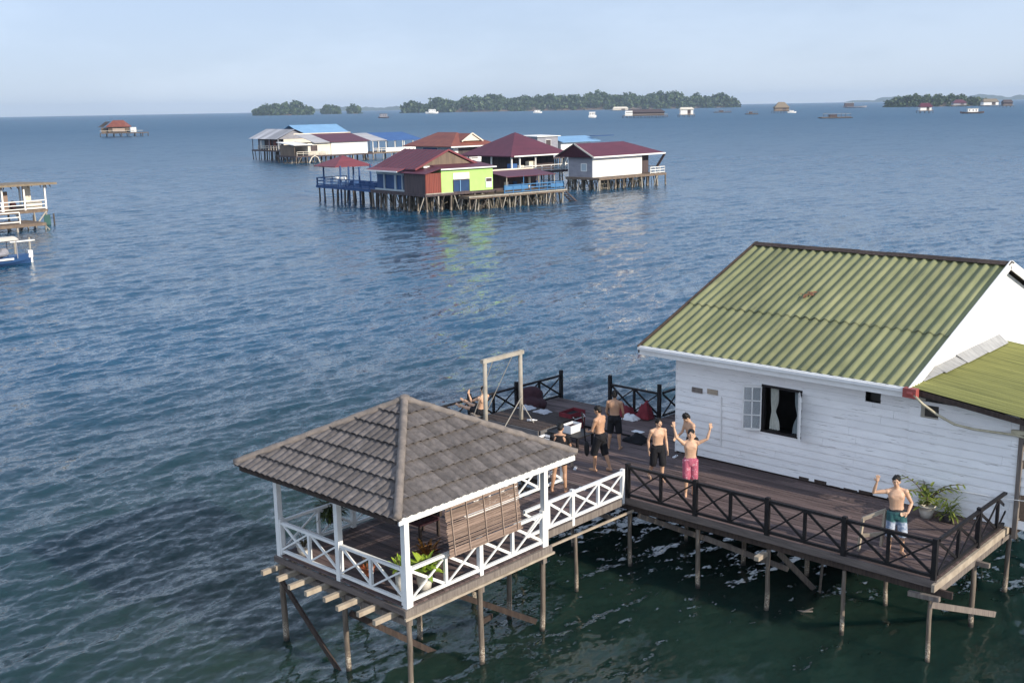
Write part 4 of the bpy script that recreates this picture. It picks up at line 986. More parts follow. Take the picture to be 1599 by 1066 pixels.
MB().box(-119.0, -118.2, 53.2, 54.9, 1.75, 2.5).build('bench', M['far_cream'], S_)
mb = MB()
for i in range(30): y = 38+i*.6; mb.leaf((-117.2+rng.uniform(-.2,.3), y, 4.4), (.3,rng.uniform(-1,1),-1), (1,0,0), rng.uniform(.3,.6), .12, .3)
mb.build('thatch_fringe', M['dark_wood'], S_, fix=False)
platform(S_, -117.3, -112.8, 38, 52.6, .75, M['rust_plank'] if 'rust_plank' in M else M['far_brown'], 3, 6, .1, M['pale_post'], cross=1)
far_rail(S_, (-113.4,38.4), (-113.4,50.2), .78, M['far_white'], 1.15, 5, 3)
MB().tube([(-117.4,54.9,1.5),(-117.2,54.0,.6),(-116.9,53.2,-.2)], .08, 6).build('brace', M['pale_post'], S_)
mb = MB(); mb.box(-117.5, -117.46, 54.6, 55.3, .0, 1.1); mb.build('fishing_net', M['teal'], S_)
for y in (55.6,53.4): MB().tube([(-117.3,y,-.8),(-117.3,y,1.2)], .09, 6).build('mooring_pole', M['dark_pole'], S_)
def hull(mb, c, L, W, H, ax=0., sheer=.25, n=14, tip=.15):
    """open boat hull, length along Y rotated by ax"""
    ca, sa = math.cos(ax), math.sin(ax); rows = []
    for i in range(n+1):
        u = i/n*2-1; wv = W/2*max(tip if u < 0 else .02, (1-abs(u)**2.4)); z1 = H+sheer*H*u*u; zb = .35*H*abs(u)**3-.25
        sec = [(-wv,z1),(-wv*.85,z1*.45+zb*.55),(-wv*.35,zb),(wv*.35,zb),(wv*.85,z1*.45+zb*.55),(wv,z1),(wv*.86,z1),(wv*.6,H*.35),(-wv*.6,H*.35),(-wv*.86,z1)]
        rows.append([(c[0]+x*ca-u*L/2*sa, c[1]+x*sa+u*L/2*ca, c[2]+z) for x, z in sec])
    k = len(rows[0]); vs = [p for r_ in rows for p in r_]; fs = []
    for i in range(n):
        for j in range(k): fs.append((i*k+j, i*k+(j+1)%k, (i+1)*k+(j+1)%k, (i+1)*k+j))
    fs += [tuple(range(k))[::-1], tuple(n*k+j for j in range(k))]
    return mb.add(vs, fs)
bo = thing('canopy_boat', 'blue and white motor boat with a beige canopy moored at the left edge', 'boat', (-88.5, 36.5, 0))
hull(MB(), (-88.5,36.3,.12), 7.2, 1.8, .55, 0).build('hull', M['far_blue'], bo)
MB().box(-87.64, -87.58, 33.6, 38.0, .48, .62).build('stripe', M['far_white'], bo)
mb = MB()
for i in range(8): a0 = -1+i*.25; mb.add([(-88.5+a0*1.0,33.4,1.95+.22*(1-a0*a0)),(-88.5+(a0+.25)*1.0,33.4,1.95+.22*(1-(a0+.25)**2)),(-88.5+(a0+.25)*1.0,38.5,2.0+.22*(1-(a0+.25)**2)),(-88.5+a0*1.0,38.5,2.0+.22*(1-a0*a0))], [(0,1,2,3)])
mb.build('canopy', M['far_cream'], bo)
for x in (-89.4,-87.6):
    for y in (33.6,36.2,38.3): MB().bar((x,y,.55),(x,y,1.98),.06,.06).build('canopy_post', M['far_grey'], bo)
MB().ell((-88.4,37.0,.95), (.75,.9,.30), 10, 6).ell((-88.2,37.5,1.05), (.4,.4,.35), 8, 6).build('tarpaulin', M['far_grey'], bo); MB().box(-89.2, -87.9, 34.8, 35.9, .5, 1.5).build('cargo', M['far_blue'], bo)
mb = MB(); mb.box(-88.7,-88.3,39.5,39.85,.45,1.0); mb.box(-88.6,-88.4,39.7,39.85,-.4,.45); mb.build('outboard_motor', M['far_white'], bo)
for y in (39.0,40.2): MB().tube([(-89.5,y,-.8),(-89.5,y,1.9)], .08, 6).build('mooring_pole', M['pale_post'], bo)
MB().box(-89.6, -89.4, 38.6, 40.6, 1.62, 1.70).build('boom', M['far_white'], bo)
# ---------------------------------------------------------------- islands, far shore and the boats out on the water
def island(name, label, segs, n, hmax, ground_h, seed):
    """segs: centre line points (x,y,halfwidth); a wooded island as many leafy crowns over a low hump of land"""
    q = np.random.RandomState(seed); P0 = [np.array(s[:2], float) for s in segs]
    mb = MB(); gm = MB()
    tot = len(segs)-1
    rows = []
    for i in range(tot*10+1):
        u = i/10; k = min(int(u), tot-1); f = u-k
        c = P0[k]*(1-f)+P0[k+1]*f; d = P0[k+1]-P0[k]; d /= np.linalg.norm(d); nn = np.array([-d[1],d[0]])
        hw = segs[k][2]*(1-f)+segs[k+1][2]*f; e = math.sin(math.pi*min(max(u/tot,.0),1))**.35 if 0 < u < tot else .1
        rows.append([(c[0]+nn[0]*hw*e*v, c[1]+nn[1]*hw*e*v, (ground_h*e*(1-v*v)-.4) if abs(v) < 1 else -1.) for v in (-1,-.8,-.5,0,.5,.8,1)])
    vs = [p for r_ in rows for p in r_]; fs = [(i*7+j,i*7+j+1,i*7+8+j,i*7+7+j) for i in range(len(rows)-1) for j in range(6)]
    g = gm.add(vs, fs).build('island_ground', M['far_brown']); g['kind'] = 'structure'
    for t_ in range(n):
        u = q.uniform(0.02, tot-.02); k = min(int(u), tot-1); f = u-k
        c = P0[k]*(1-f)+P0[k+1]*f; d = P0[k+1]-P0[k]; d /= np.linalg.norm(d); nn = np.array([-d[1],d[0]])
        hw = segs[k][2]*(1-f)+segs[k+1][2]*f; e = math.sin(math.pi*u/tot)**.3
        v = q.uniform(-1,1); c = c+nn*hw*e*v*.97
        env = .60+.50*mnoise.noise(Vector((u*3.1+seed, v*.7, seed)))+.34*mnoise.noise(Vector((u*11+seed, v*2, 1)))
        top = (ground_h*e*(1-v*v))+hmax*max(.35, env)*q.uniform(.72,1.08)*(.62+.38*e)*(1 if abs(v) < .75 else .72)
        r = q.uniform(.18,.32)*hmax
        for L_ in range(26):
            a, b_ = q.uniform(0,6.283), q.uniform(-1,1); rr = r*q.uniform(.35,1.05)**.6; sxy = math.sqrt(1-b_*b_)
            z = top-r*.8+rr*b_*.85
            if L_ > 20: z = q.uniform(0.2, max(.5, top-r))
            px_, py_ = c[0]+rr*sxy*math.cos(a), c[1]+rr*sxy*math.sin(a); s_ = r*q.uniform(.22,.45)
            ax = Vector(q.normal(0,1,3)).normalized(); bx = ax.cross(Vector(q.normal(0,1,3))).normalized()
            p = Vector((px_,py_,max(z,.3)))
            mb.add([p-ax*s_-bx*s_*.7, p+ax*s_*.9-bx*s_*.5, p+ax*s_*.6+bx*s_*.8, p-ax*s_*.8+bx*s_*.6], [(0,1,2,3)])
    o = mb.build('island_trees', M['mangrove'], fix=False); o['kind'] = 'stuff'; o['label'] = label; o['category'] = 'wooded island'
    return o
island('i', 'small rounded wooded islet at the left of the islands', [(-2460,1718,22),(-2416,1778,45),(-2372,1836,22)], 330, 30, 11, 1)
island('i', 'tiny tree clump beside the small rounded islet', [(-2514,1979,12),(-2499,1998,22),(-2485,2015,12)], 120, 27, 7, 2)
island('i', 'lone tree clump between the islet and the big island', [(-2471,2033,9),(-2461,2046,16),(-2450,2060,8)], 80, 25, 6, 3)
island('i', 'long dark wooded island along the middle of the horizon', [(-2226,2010,36),(-2143,2099,75),(-2040,2195,95),(-1900,2320,95),(-1765,2426,85),(-1660,2500,70),(-1558,2568,30)], 1500, 34, 17, 4)
island('i', 'wooded island at the right behind the red roofed hut', [(-825,1820,16),(-795,1836,34),(-764,1848,40),(-722,1866,30),(-680,1882,12)], 420, 17, 7, 5)
def hills():
    for name, pts, h in [('a', [(-7400,5400),(-6300,6300)], 48), ('b', [(-3900,7900),(-2300,8700)], 60), ('b', [(-2200,8600),(-300,8900)], 75)]:
        a, b = Vector((*pts[0],0)), Vector((*pts[1],0)); n = 60; d = (b-a); nn = Vector((-d.y,d.x,0)).normalized(); vs = []; fs = []
        for i in range(n+1):
            u = i/n; c = a+d*u; e = math.sin(math.pi*u)**.4; hh = h*e*(.55+.5*fbm(u*7+pts[0][0], 3.3)+.25*fbm(u*30, 8))
            hh = max(hh, 2)
            for v, z in ((-180,-2),(-90,hh*.7),(0,hh),(160,-2)): vs.append(tuple(c+nn*v+Vector((0,0,z))))
        for i in range(n):
            for j in range(3): p = i*4+j; fs.append((p,p+1,p+5,p+4))
        o = MB().add(vs, fs).build('far_hills', M['mangrove_far']); o['kind'] = 'structure'; o['label'] = 'low hazy shore on the horizon'
M['mangrove_far'] = mk('far_shore_forest', (.05, .075, .04), None, .9, .02, bmp=0)
hills()
# far boats, rafts and huts; l = length along the sightline's cross direction
CR = Vector((.74,.67,0)); UPV = Vector((0,0,1)); FW = Vector((-.67,.74,0))
def loc(p, a, u, z): q = Vector((*p,0))+CR*a+FW*u; return (q.x, q.y, z)
def obox(mb, p, a0, a1, u0, u1, z0, z1):
    vs = [loc(p,a,u,z) for z in (z0,z1) for a, u in ((a0,u0),(a1,u0),(a1,u1),(a0,u1))]
    return mb.add(vs, [(3,2,1,0),(4,5,6,7),(0,1,5,4),(1,2,6,5),(2,3,7,6),(3,0,4,7)])
def oroof(p, a0, a1, u0, u1, ze, zr, th=.25, hip=0):
    um = (u0+u1)/2; h = (a1-a0)*hip
    e = [loc(p,a0,u0,ze),loc(p,a1,u0,ze),loc(p,a1,u1,ze),loc(p,a0,u1,ze),loc(p,a0+h,um,zr),loc(p,a1-h,um,zr)]
    d = [(x,y,z-th) for x,y,z in e]
    return MB().add(e+d, [(0,1,5,4),(2,3,4,5),(1,2,5),(3,0,4),(7,6,10,11),(9,8,11,10),(8,7,11),(6,9,10),(0,1,7,6),(1,2,8,7),(2,3,9,8),(3,0,6,9)])
def posts_(root, p, a0, a1, u0, u1, z, n, m, nm='stilt', r=.22):
    for i in range(n):
        for u in (u0, u1):
            mb = MB(); a = a0+(a1-a0)*i/(n-1); mb.tube([loc(p,a,u,-1), loc(p,a+rng.uniform(-.2,.2),u,z)], r, 5); mb.build(nm, m, root)
def hut(p, w, label, wallm, roofm, zf=2.2, zw=5.2, zr=8.0, a0=None, a1=None, dep=7, hip=.2, plat=None, extra=None, name='stilt_hut', cat='hut'):
    r = thing(name, label, cat, (*p, 0), 'huts far out on the water')
    x0, x1 = plat or (-w/2, w/2); h0, h1 = (a0, a1) if a0 is not None else (-w*.4, w*.4)
    obox(MB(), p, x0, x1, 0, dep+2, zf-.35, zf).build('platform', M['far_brown'], r)
    posts_(r, p, x0+.3, x1-.3, .3, dep+1.5, zf-.35, max(3, int((x1-x0)/3)), M['dark_pole'])
    obox(MB(), p, h0, h1, 1.2, dep, zf, zw).build('wall', wallm, r)
    obox(MB(), p, h0+(h1-h0)*.55, h0+(h1-h0)*.8, 1.12, 1.19, zf+.1, zw-.5).build('doorway', M['far_wood'], r)
    oroof(p, h0-.7, h1+.7, .2, dep+1, zw-.1, zr, .3, hip).build('roof', roofm, r)
    obox(MB(), p, x0, x1, .05, .2, zf+.9, zf+1.05).build('rail', M['far_cream'], r)
    return r
def boat(p, w, label, hullm, cabm, top=None, cab=(-.25,.3), ch=2.2, name='fishing_boat', outrig=False, H=1.1, mast=False):
    r = thing(name, label, 'boat', (*p, 0), 'boats far out on the water')
    hull(MB(), (*p, .1), w, w*.24, H, math.atan2(-CR.x, CR.y), .5).build('hull', hullm, r)
    obox(MB(), p, w*cab[0], w*cab[1], -w*.07, w*.07, H*.6, H+ch).build('cabin', cabm, r)
    obox(MB(), p, w*cab[0]-.4, w*cab[1]+.4, -w*.085, w*.085, H+ch+.01, H+ch+.25).build('roof', top or cabm, r)
    for f in (.15,.5,.8):
        c = w*(cab[0]+(cab[1]-cab[0])*f); obox(MB(), p, c-.35, c+.35, -w*.07-.06, -w*.07-.01, H+ch*.35, H+ch*.8).build('window', M['far_wood'], r)
    if outrig:
        for u in (-w*.2, w*.2): MB().tube([loc(p,-w*.4,u,.4), loc(p,w*.4,u,.4)], .18, 5).build('outrigger', M['dark_pole'], r)
        for a in (-w*.2, w*.2): MB().tube([loc(p,a,-w*.2,.6), loc(p,a,w*.2,.6)], .12, 5).build('outrigger_beam', M['dark_pole'], r)
    if mast: MB().tube([loc(p,-w*.1,0,H), loc(p,-w*.1,0,H+ch+4)], .15, 5).build('mast', M['dark_pole'], r)
    return r
lone = hut((-537.3,292.0), 17, 'lone brownish hut with a small red roof on a pole platform near the left horizon', M['far_brown'], M['rust_roof'], 2.0, 5.2, 8.2, -5, 4, 7, .25, plat=(-9,13))
p = (-537.3,292.0)
obox(MB(), p, -9, -6.0, 2.3, 7, 2.0, 4.6).build('side_room', M['far_brown'], lone); MB().add([loc(p,-9.6,-.3,4.8), loc(p,-5.6,-.3,7.6), loc(p,-5.6,7.4,7.6), loc(p,-9.6,7.4,4.8)], [(0,1,2,3)]).build('side_roof', M['grey_sheet'], lone)
obox(MB(), p, -2.6, 3.5, .6, 1.1, 2.4, 4.2).build('woven_panel', M['bamboo_tape'], lone); obox(MB(), p, 6.6, 8.4, .5, 4, 2.2, 4.6).build('wash_house', M['far_white'], lone)
hut((-600.6,1077.3), 18, 'brown thatched hut with a white boat moored at its right side', M['far_brown'], M['thatch'], 2.4, 6, 11.5, dep=9, hip=.3)
boat((-592,1082), 9, 'small white boat tied up beside the brown thatched hut', M['far_white'], M['far_white'], cab=(-.3,.2), ch=1.4)
d_ = hut((-588.4,823.2), 44, 'long dark roofed fish landing with a white room at one end', M['far_wood'], M['far_wood'], 2.0, 5.0, 7.4, -20, 13, 10, .1, plat=(-23,16), name='landing_house', cat='landing house')
p = (-588.4,823.2); obox(MB(), p, -21.5, -15, .4, 3, 1.9, 6.2).build('white_room', M['far_white'], d_)
hut((-566,848), 14, 'pale two storey hut at the right end of the dark fish landing', M['far_white'], M['far_cream'], 2.0, 6.8, 8.4, dep=9, hip=.1)
hut((-1255,1666), 34, 'low cream roofed hut in front of the long wooded island', M['far_cream'], M['far_cream'], 2.0, 5.0, 8.0, dep=10, hip=.1)
hut((-399.8,963.6), 12, 'red roofed white hut standing before the right island', M['far_white'], M['maroon_roof'], 2.2, 5.6, 8.6, dep=7, hip=.15)
hut((-657.6,1707), 24, 'wide red roofed hut at the foot of the right island', M['far_grey'], M['maroon_roof'], 2.2, 6, 10.5, dep=10, hip=.25)
hut((-584,1628), 26, 'brown roofed white hut just right of the right island', M['far_white'], M['thatch'], 2.2, 7, 11, dep=12, hip=.1)
hut((-509.6,1479), 14, 'dark hut at the far right end of the horizon', M['far_wood'], M['far_wood'], 2.2, 6.5, 9.5, dep=8, hip=.1)
hut((-1020,2370), 18, 'tiny white hut on the shore of the right island', M['far_white'], M['thatch'], 2.2, 8, 12, dep=9)
boat((-869.8,1801), 40, 'dark workboat with long low hull left of the right island', M['far_grey'], M['far_wood'], M['far_white'], (-.42,-.05), 6, mast=True, H=2)
boat((-343,915.7), 19, 'dark outrigger boat with pale cargo before the right island', M['far_wood'], M['far_white'], M['far_cream'], (-.2,.22), 2.6, outrig=True)
boat((-1122,982), 14, 'dark boat with a grey canopy in front of the tiny tree clumps', M['far_wood'], M['far_grey'], M['far_wood'], (-.35,.35), 4.2)
boat((-1696,1615), 26, 'white cabin boat near the left tip of the long island', M['far_white'], M['far_white'], None, (-.25,.3), 6, H=3)
boat((-2204,2262), 30, 'pale grey boat close under the long island', M['far_grey'], M['far_grey'], M['far_white'], (-.3,.2), 7, H=3)
boat((-1273,1458), 15, 'white boat off the middle of the long island', M['far_white'], M['far_white'], M['far_cream'], (-.35,.3), 3.2, H=1.8)
boat((-676,853), 7.5, 'compact white boat alone between the long island and the village', M['far_white'], M['far_white'], None, (-.4,.35), 3.6, H=1.6)
def raft(p, w, label):
    r = thing('fishing_raft', label, 'raft', (*p,0), 'fishing rafts')
    obox(MB(), p, -w/2, w/2, 0, 8, .5, .9).build('deck', M['far_brown'], r)
    for u in (0, 4, 8): MB().tube([loc(p,-w*.55,u,.35), loc(p,w*.55,u,.35)], .3, 6).build('float', M['dark_pole'], r)
    for i in range(7): MB().tube([loc(p,-w*.45+w*.15*i,0,.8), loc(p,-w*.45+w*.15*i,0,3.0)], .13, 5).build('post', M['dark_pole'], r)
    MB().bar(loc(p,-w*.48,0,3.0), loc(p,w*.48,0,3.0), .16, .16).build('rail', M['pale_post'], r)
    obox(MB(), p, -w*.2, w*.05, 3, 6, .9, 2.6).build('shelter', M['far_wood'], r)
raft((-361.9,723.4), 20, 'flat pole raft with a railing, nearest raft to the camera on the right')
raft((-759,1216), 20, 'dark flat raft off the right tip of the long island')
raft((-584,989), 11, 'small dark raft left of the brown thatched hut')
# ---------------------------------------------------------------- people
def remeshed(mb, voxel, smooth_it=2):
    me = bpy.data.meshes.new('body'); me.from_pydata([tuple(p) for p in mb.v], [], mb.f); me.update()
    bm = bmesh.new(); bm.from_mesh(me); bmesh.ops.recalc_face_normals(bm, faces=bm.faces); bm.to_mesh(me); bm.free()
    o = bpy.data.objects.new('body', me); C.objects.link(o)
    r = o.modifiers.new('r', 'REMESH'); r.mode = 'VOXEL'; r.voxel_size = voxel; r.use_smooth_shade = True
    if smooth_it:
        s = o.modifiers.new('s', 'SMOOTH'); s.factor = .5; s.iterations = smooth_it
    dg = bpy.context.evaluated_depsgraph_get(); dg.update()
    out = bpy.data.meshes.new_from_object(o.evaluated_get(dg))
    bpy.data.objects.remove(o); bpy.data.meshes.remove(me)
    out.polygons.foreach_set('use_smooth', [True]*len(out.polygons))
    return out
def child_mesh(name, me, mat, parent):
    me.name = name; me.materials.clear(); me.materials.append(mat)
    o = bpy.data.objects.new(name, me); C.objects.link(o); o.parent = parent; return o
def person(label, loc, rz, skin, short_mat, lean=(0,0), twist=0, head=(0,0,0), arms=None, legs=None, scale=1., shirt=None, hair_r=1., short_len=.52, group=None, pelvis=.93, hairlong=.0):
    """local frame: faces -Y, +X is the person's left. arms = ((elbow),(wrist),(hand dir)) for left, right relative to the shoulder; legs = (knee, ankle, toe dir)"""
    root = thing('person', label, 'person', loc, group, rz); root.scale = (scale,)*3
    base = Vector((0,0,pelvis))
    RL = Matrix.Rotation(R(twist), 3, 'Z') @ Matrix.Rotation(R(lean[1]), 3, 'Y') @ Matrix.Rotation(R(lean[0]), 3, 'X')
    def T(p): return base+RL @ (Vector(p)-Vector((0,0,.93)))
    b = MB()
    st = [(.86,.148,.105,.0),(.93,.165,.118,.006),(1.00,.150,.104,.0),(1.08,.138,.094,-.004),(1.16,.146,.098,-.006),(1.25,.165,.110,-.008),(1.33,.172,.110,-.002),(1.39,.150,.092,.006),(1.43,.095,.075,.010),(1.46,.062,.058,.008)]
    # torso loft
    n = 18; vs = []; fs = []
    for z, rx_, ry_, yo in st:
        for k in range(n):
            a = 2*math.pi*k/n; c, s_ = math.cos(a), math.sin(a)
            back = 1+.0*s_
            vs.append(T((rx_*math.copysign(abs(c)**.85, c), yo+ry_*math.copysign(abs(s_)**.9, s_)*back, z)))
    m_ = len(st)
    for i in range(m_-1):
        for k in range(n): fs.append((i*n+k, i*n+(k+1)%n, (i+1)*n+(k+1)%n, (i+1)*n+k))
    fs += [tuple(range(n))[::-1], tuple((m_-1)*n+k for k in range(n))]
    b.add(vs, fs)
    for s_ in (-1,1):
        b.ell(T((s_*.072,-.072,1.29)), (.075,.045,.06)); b.ell(T((s_*.085,.07,1.32)), (.07,.035,.09)); b.ell(T((s_*.075,.055,.90)), (.085,.085,.09))
    b.tube([T((0,.012,1.40)), T((0,-.004,1.47)), T((0,-.012,1.55))], [.066,.056,.054], 12)
    for s_ in (-1,1): b.tube([T((s_*.02,.01,1.45)), T((s_*.10,.012,1.425)), T((s_*.17,.008,1.40))], [.05,.042,.045], 10)
    # head
    HP = T((0,-.012,1.545)); HR = RL @ Matrix.Rotation(R(head[2]), 3, 'Z') @ Matrix.Rotation(R(head[1]), 3, 'Y') @ Matrix.Rotation(R(head[0]), 3, 'X')
    def Hd(p): return HP+HR @ Vector(p)
    b.ell(Hd((0,.0,.085)), (.074,.094,.105), 16, 12, HR); b.ell(Hd((0,-.026,.03)), (.058,.068,.066), 14, 10, HR); b.ell(Hd((0,-.066,-.012)), (.028,.022,.022), 10, 8, HR)
    b.ell(Hd((0,-.098,.048)), (.014,.020,.020), 8, 6, HR); b.tube([Hd((0,-.088,.085)), Hd((0,-.105,.05))], [.009,.014], 8)
    b.ell(Hd((0,-.080,.095)), (.055,.018,.012), 12, 6, HR); b.ell(Hd((0,-.088,.014)), (.026,.012,.008), 10, 6, HR)
    for s_ in (-1,1): b.ell(Hd((s_*.076,.008,.055)), (.010,.022,.032), 8, 6, HR); b.ell(Hd((s_*.045,-.065,.045)), (.022,.022,.022), 8, 6, HR)
    # arms
    arms = arms or {}
    for s_ in (-1,1):
        A = arms.get(s_) or ((s_*.05,.02,-.285), (s_*.06,-.06,-.53), (0,-.15,-1))
        sh = T((s_*.185,.004,1.385)); el = sh+Vector(A[0]); wr = sh+Vector(A[1]); hd = Vector(A[2]).normalized()
        b.ell(sh, (.062,.060,.062)); 
        u = el-sh; f = wr-el
        b.tube([sh, sh+u*.35, sh+u*.75, el, el+f*.25, el+f*.7, wr], [.050,.047,.039,.036,.039,.031,.025], 12)
        b.ell(el, (.037,)*3)
        side = f.normalized().cross(hd); side = side if side.length > .2 else hd.cross(Vector((0,1,.2)))
        side = A[3] if len(A) > 3 else hd.cross(Vector((s_*1.,0.1,.0)))
        side = Vector(side).normalized(); side = (side-hd*side.dot(hd)).normalized(); pn = hd.cross(side).normalized()
        pm = Matrix((side, pn, hd)).transposed()
        b.ell(wr+hd*.055, (.042,.019,.058), 12, 8, pm); b.tube([wr-f.normalized()*.01, wr+hd*.05], [.026,.03], 10)
        spread = A[4] if len(A) > 4 else .18; curl = A[5] if len(A) > 5 else .35
        for i, (o_, L_) in enumerate([(-.030,.062),(-.010,.074),(.011,.070),(.030,.056)]):
            p0 = wr+hd*.095+side*o_; d0 = (hd+side*(o_*10*spread)).normalized(); d1 = (d0+pn*curl*.6).normalized(); d2 = (d0+pn*curl*1.4).normalized()
            b.tube([p0-d0*.02, p0+d0*L_*.4, p0+d0*L_*.4+d1*L_*.35, p0+d0*L_*.4+d1*L_*.35+d2*L_*.3], [.0105,.010,.0092,.008], 7)
        th = wr+hd*.035+side*(.036*(1 if s_ > 0 else -1)); td = (hd*.7+side*(.75*(1 if s_ > 0 else -1))+pn*.25).normalized()
        b.tube([th-td*.012, th+td*.03, th+(td*.8+hd*.3).normalized()*.062], [.014,.0115,.009], 7)
    # legs
    legs = legs or {}
    sho = MB()
    for s_ in (-1,1):
        Lg = legs.get(s_) or ((s_*.02,-.02,-.43), (s_*.035,.02,-.84), (s_*.2,-1,0))
        hp = T((s_*.092,.0,.90)); kn = hp+Vector(Lg[0]); an = hp+Vector(Lg[1]); td = Vector(Lg[2]).normalized()
        u = kn-hp; f = an-kn
        cb = Vector((-td.x,-td.y,0)).normalized()*.022 if abs(f.z) > .2 else Vector((0,0,-.02))
        b.tube([hp+u*-.05, hp+u*.3, hp+u*.7, kn, kn+f*.25+cb, kn+f*.65+cb*.5, an], [.090,.084,.066,.053,.056,.044,.034], 14)
        b.ell(kn-cb*.5, (.052,.052,.055))
        fl = Vector((0,0,-1)) if len(Lg) < 4 else Vector(Lg[3]).normalized()
        heel = an+fl*.045-td*.045; 
        b.tube([heel, an+fl*.045+td*.05, an+fl*.055+td*.13, an+fl*.060+td*.175], [(.034,.034),(.040,.034),(.046,.024),(.036,.014)], 12); b.ell(heel, (.034,.034,.034)); b.tube([an, an+fl*.04], [.034,.036], 10)
        # shorts leg
        q = short_len/.43
        sho.tube([hp-u*.12, hp+u*.25, hp+u*min(1, q*.8)] + ([kn+f*((q-1)*.8)] if q > 1 else []), [.112,.108,.100] + ([.094] if q > 1 else []), 14)
    body = child_mesh('body', remeshed(b, .0078), skin, root)
    vs = []; fs = []
    stt = [(.80,.150,.118),(.86,.168,.128),(.93,.178,.130),(1.0,.160,.114),(1.025,.154,.108)]
    for z, rx_, ry_ in stt:
        for k in range(n): a = 2*math.pi*k/n; vs.append(T((rx_*math.cos(a), .004+ry_*math.sin(a), z)))
    for i in range(len(stt)-1):
        for k in range(n): fs.append((i*n+k, i*n+(k+1)%n, (i+1)*n+(k+1)%n, (i+1)*n+k))
    fs += [tuple(range(n))[::-1], tuple((len(stt)-1)*n+k for k in range(n))]
    sho.add(vs, fs)
    for s_ in (-1,1): sho.ell(T((s_*.075,.058,.90)), (.095,.092,.10))
    child_mesh('shorts', remeshed(sho, .011, 1), short_mat, root)
    if shirt:
        t_ = MB(); vs = []; fs = []
        for z, rx_, ry_, yo in st[1:9]:
            for k in range(n): a = 2*math.pi*k/n; vs.append(T(((rx_+.018)*math.cos(a), yo+(ry_+.02)*math.sin(a), z-.0)))
        for i in range(7):
            for k in range(n): fs.append((i*n+k, i*n+(k+1)%n, (i+1)*n+(k+1)%n, (i+1)*n+k))
        fs += [tuple(range(n))[::-1], tuple(7*n+k for k in range(n))]
        t_.add(vs, fs)
        for s_ in (-1,1):
            A = arms.get(s_) or ((s_*.05,.02,-.285),); sh = T((s_*.185,.004,1.385)); u = Vector(A[0]); t_.ell(sh, (.075,.072,.075)); t_.tube([sh, sh+u*.6], [.066,.068], 12)
        child_mesh('shirt', remeshed(t_, .011, 1), shirt, root)
    h = MB(); h.ell(Hd((0,.014,.105)), (.085*hair_r,.098*hair_r,.096*hair_r), 18, 12, HR); h.ell(Hd((0,.05,.055)), (.072,.058,.075), 14, 10, HR)
    for k in range(26):
        a, e_ = rng.uniform(0,6.28), rng.uniform(.1,1.35); d = Vector((math.cos(a)*math.cos(e_)*.085, math.sin(a)*math.cos(e_)*.098, math.sin(e_)*.096))
        h.ell(Hd(Vector((0,.016,.108))+d*.95), (.020,.020,.017), 6, 5, HR)
    child_mesh('hair', remeshed(h, .008, 1), M['hair'], root)
    for s_ in (-1,1): MB().ell(Hd((s_*.030,-.081,.072)), (.011,.010,.006), 8, 6, HR).build('eye', M['eye'], root, smooth=True, local=True)
    MB().ell(Hd((0,-.094,.008)), (.022,.008,.005), 8, 6, HR).build('mouth', M['lips'], root, smooth=True, local=True)
    return root
M['red_cloth'] = mk('dull_red_cloth', (.22,.03,.04), (.13,.02,.03), .9, 6)
M['grey_cloth'] = mk('pale_grey_cloth', (.48,.49,.52), (.36,.37,.40), .9, 6)
M['eye'] = mk('dark_eye', (.03,.02,.015), None, .3, 5, bmp=0)
M['lips'] = mk('lips', (.36,.13,.10), None, .5, 5, bmp=0)
M['pink_shorts'] = mk('pink_patterned_shorts', (.46, .12, .17), (.33, .07, .12), .8, 9, spots=((.60,.36,.40), 14, .56), bmp=.2)
def teal_shorts():
    m, t, b = nodes('teal_and_white_shorts'); tc = t.nodes.new('ShaderNodeTexCoord'); s = t.nodes.new('ShaderNodeSeparateXYZ')
    t.links.new(tc.outputs['Object'], s.inputs[0])
    zz = math_(t, 'ADD', s.outputs[2], math_(t, 'MULTIPLY', nz(t, 7, 2), .12))
    pat = ramp(t, nz(t, 15, 3, .5), [(.40, (.16,.22,.32)), (.60, (.42,.46,.53))])
    top = ramp(t, nz(t, 9, 2), [(.4, (.02,.065,.075)), (.7, (.025,.13,.12))])
    k = ramp(t, zz, [(.80, (0,0,0)), (.84, (1,1,1))]); k2 = ramp(t, s.outputs[2], [(.965, (0,0,0)), (.98, (1,1,1))])
    t.links.new(mix(t, k2, mix(t, k, pat, top), (.012,.012,.015)), b.inputs['Base Color']); b.inputs['Roughness'].default_value = .8
    return m
M['teal_shorts'] = teal_shorts()
BK = M['cloth_black']
CAMDIR = math.atan2(11.5, -16)  # not used for placement, figures face where the photo shows
def face(dx, dy): return math.atan2(dx, -dy)      # rz that turns local -Y towards (dx,dy)
G_ = None
# waving man by the potted palm: right arm raised, left hand on hip
person('man waving one raised arm in teal and white shorts near the potted palm', (-9.47,22.46,ZD+.005), face(.45,-.9), M['skin_light'], M['teal_shorts'], lean=(0,-3), head=(2,0,-8),
       arms={-1: ((-.27,-.04,-.03), (-.22,-.13,.23), (.12,-.15,1), (1,0,.1), .6, .15), 1: ((.13,.07,-.26), (.055,-.085,-.44), (-.9,-.2,-.2), (0,-.3,-1), .2, .9)},
       legs={-1: ((-.02,-.03,-.43), (-.03,.01,-.84), (-.2,-1,0)), 1: ((.05,-.05,-.425), (.06,.06,-.83), (.5,-1,0))}, scale=1.03, short_len=.50)
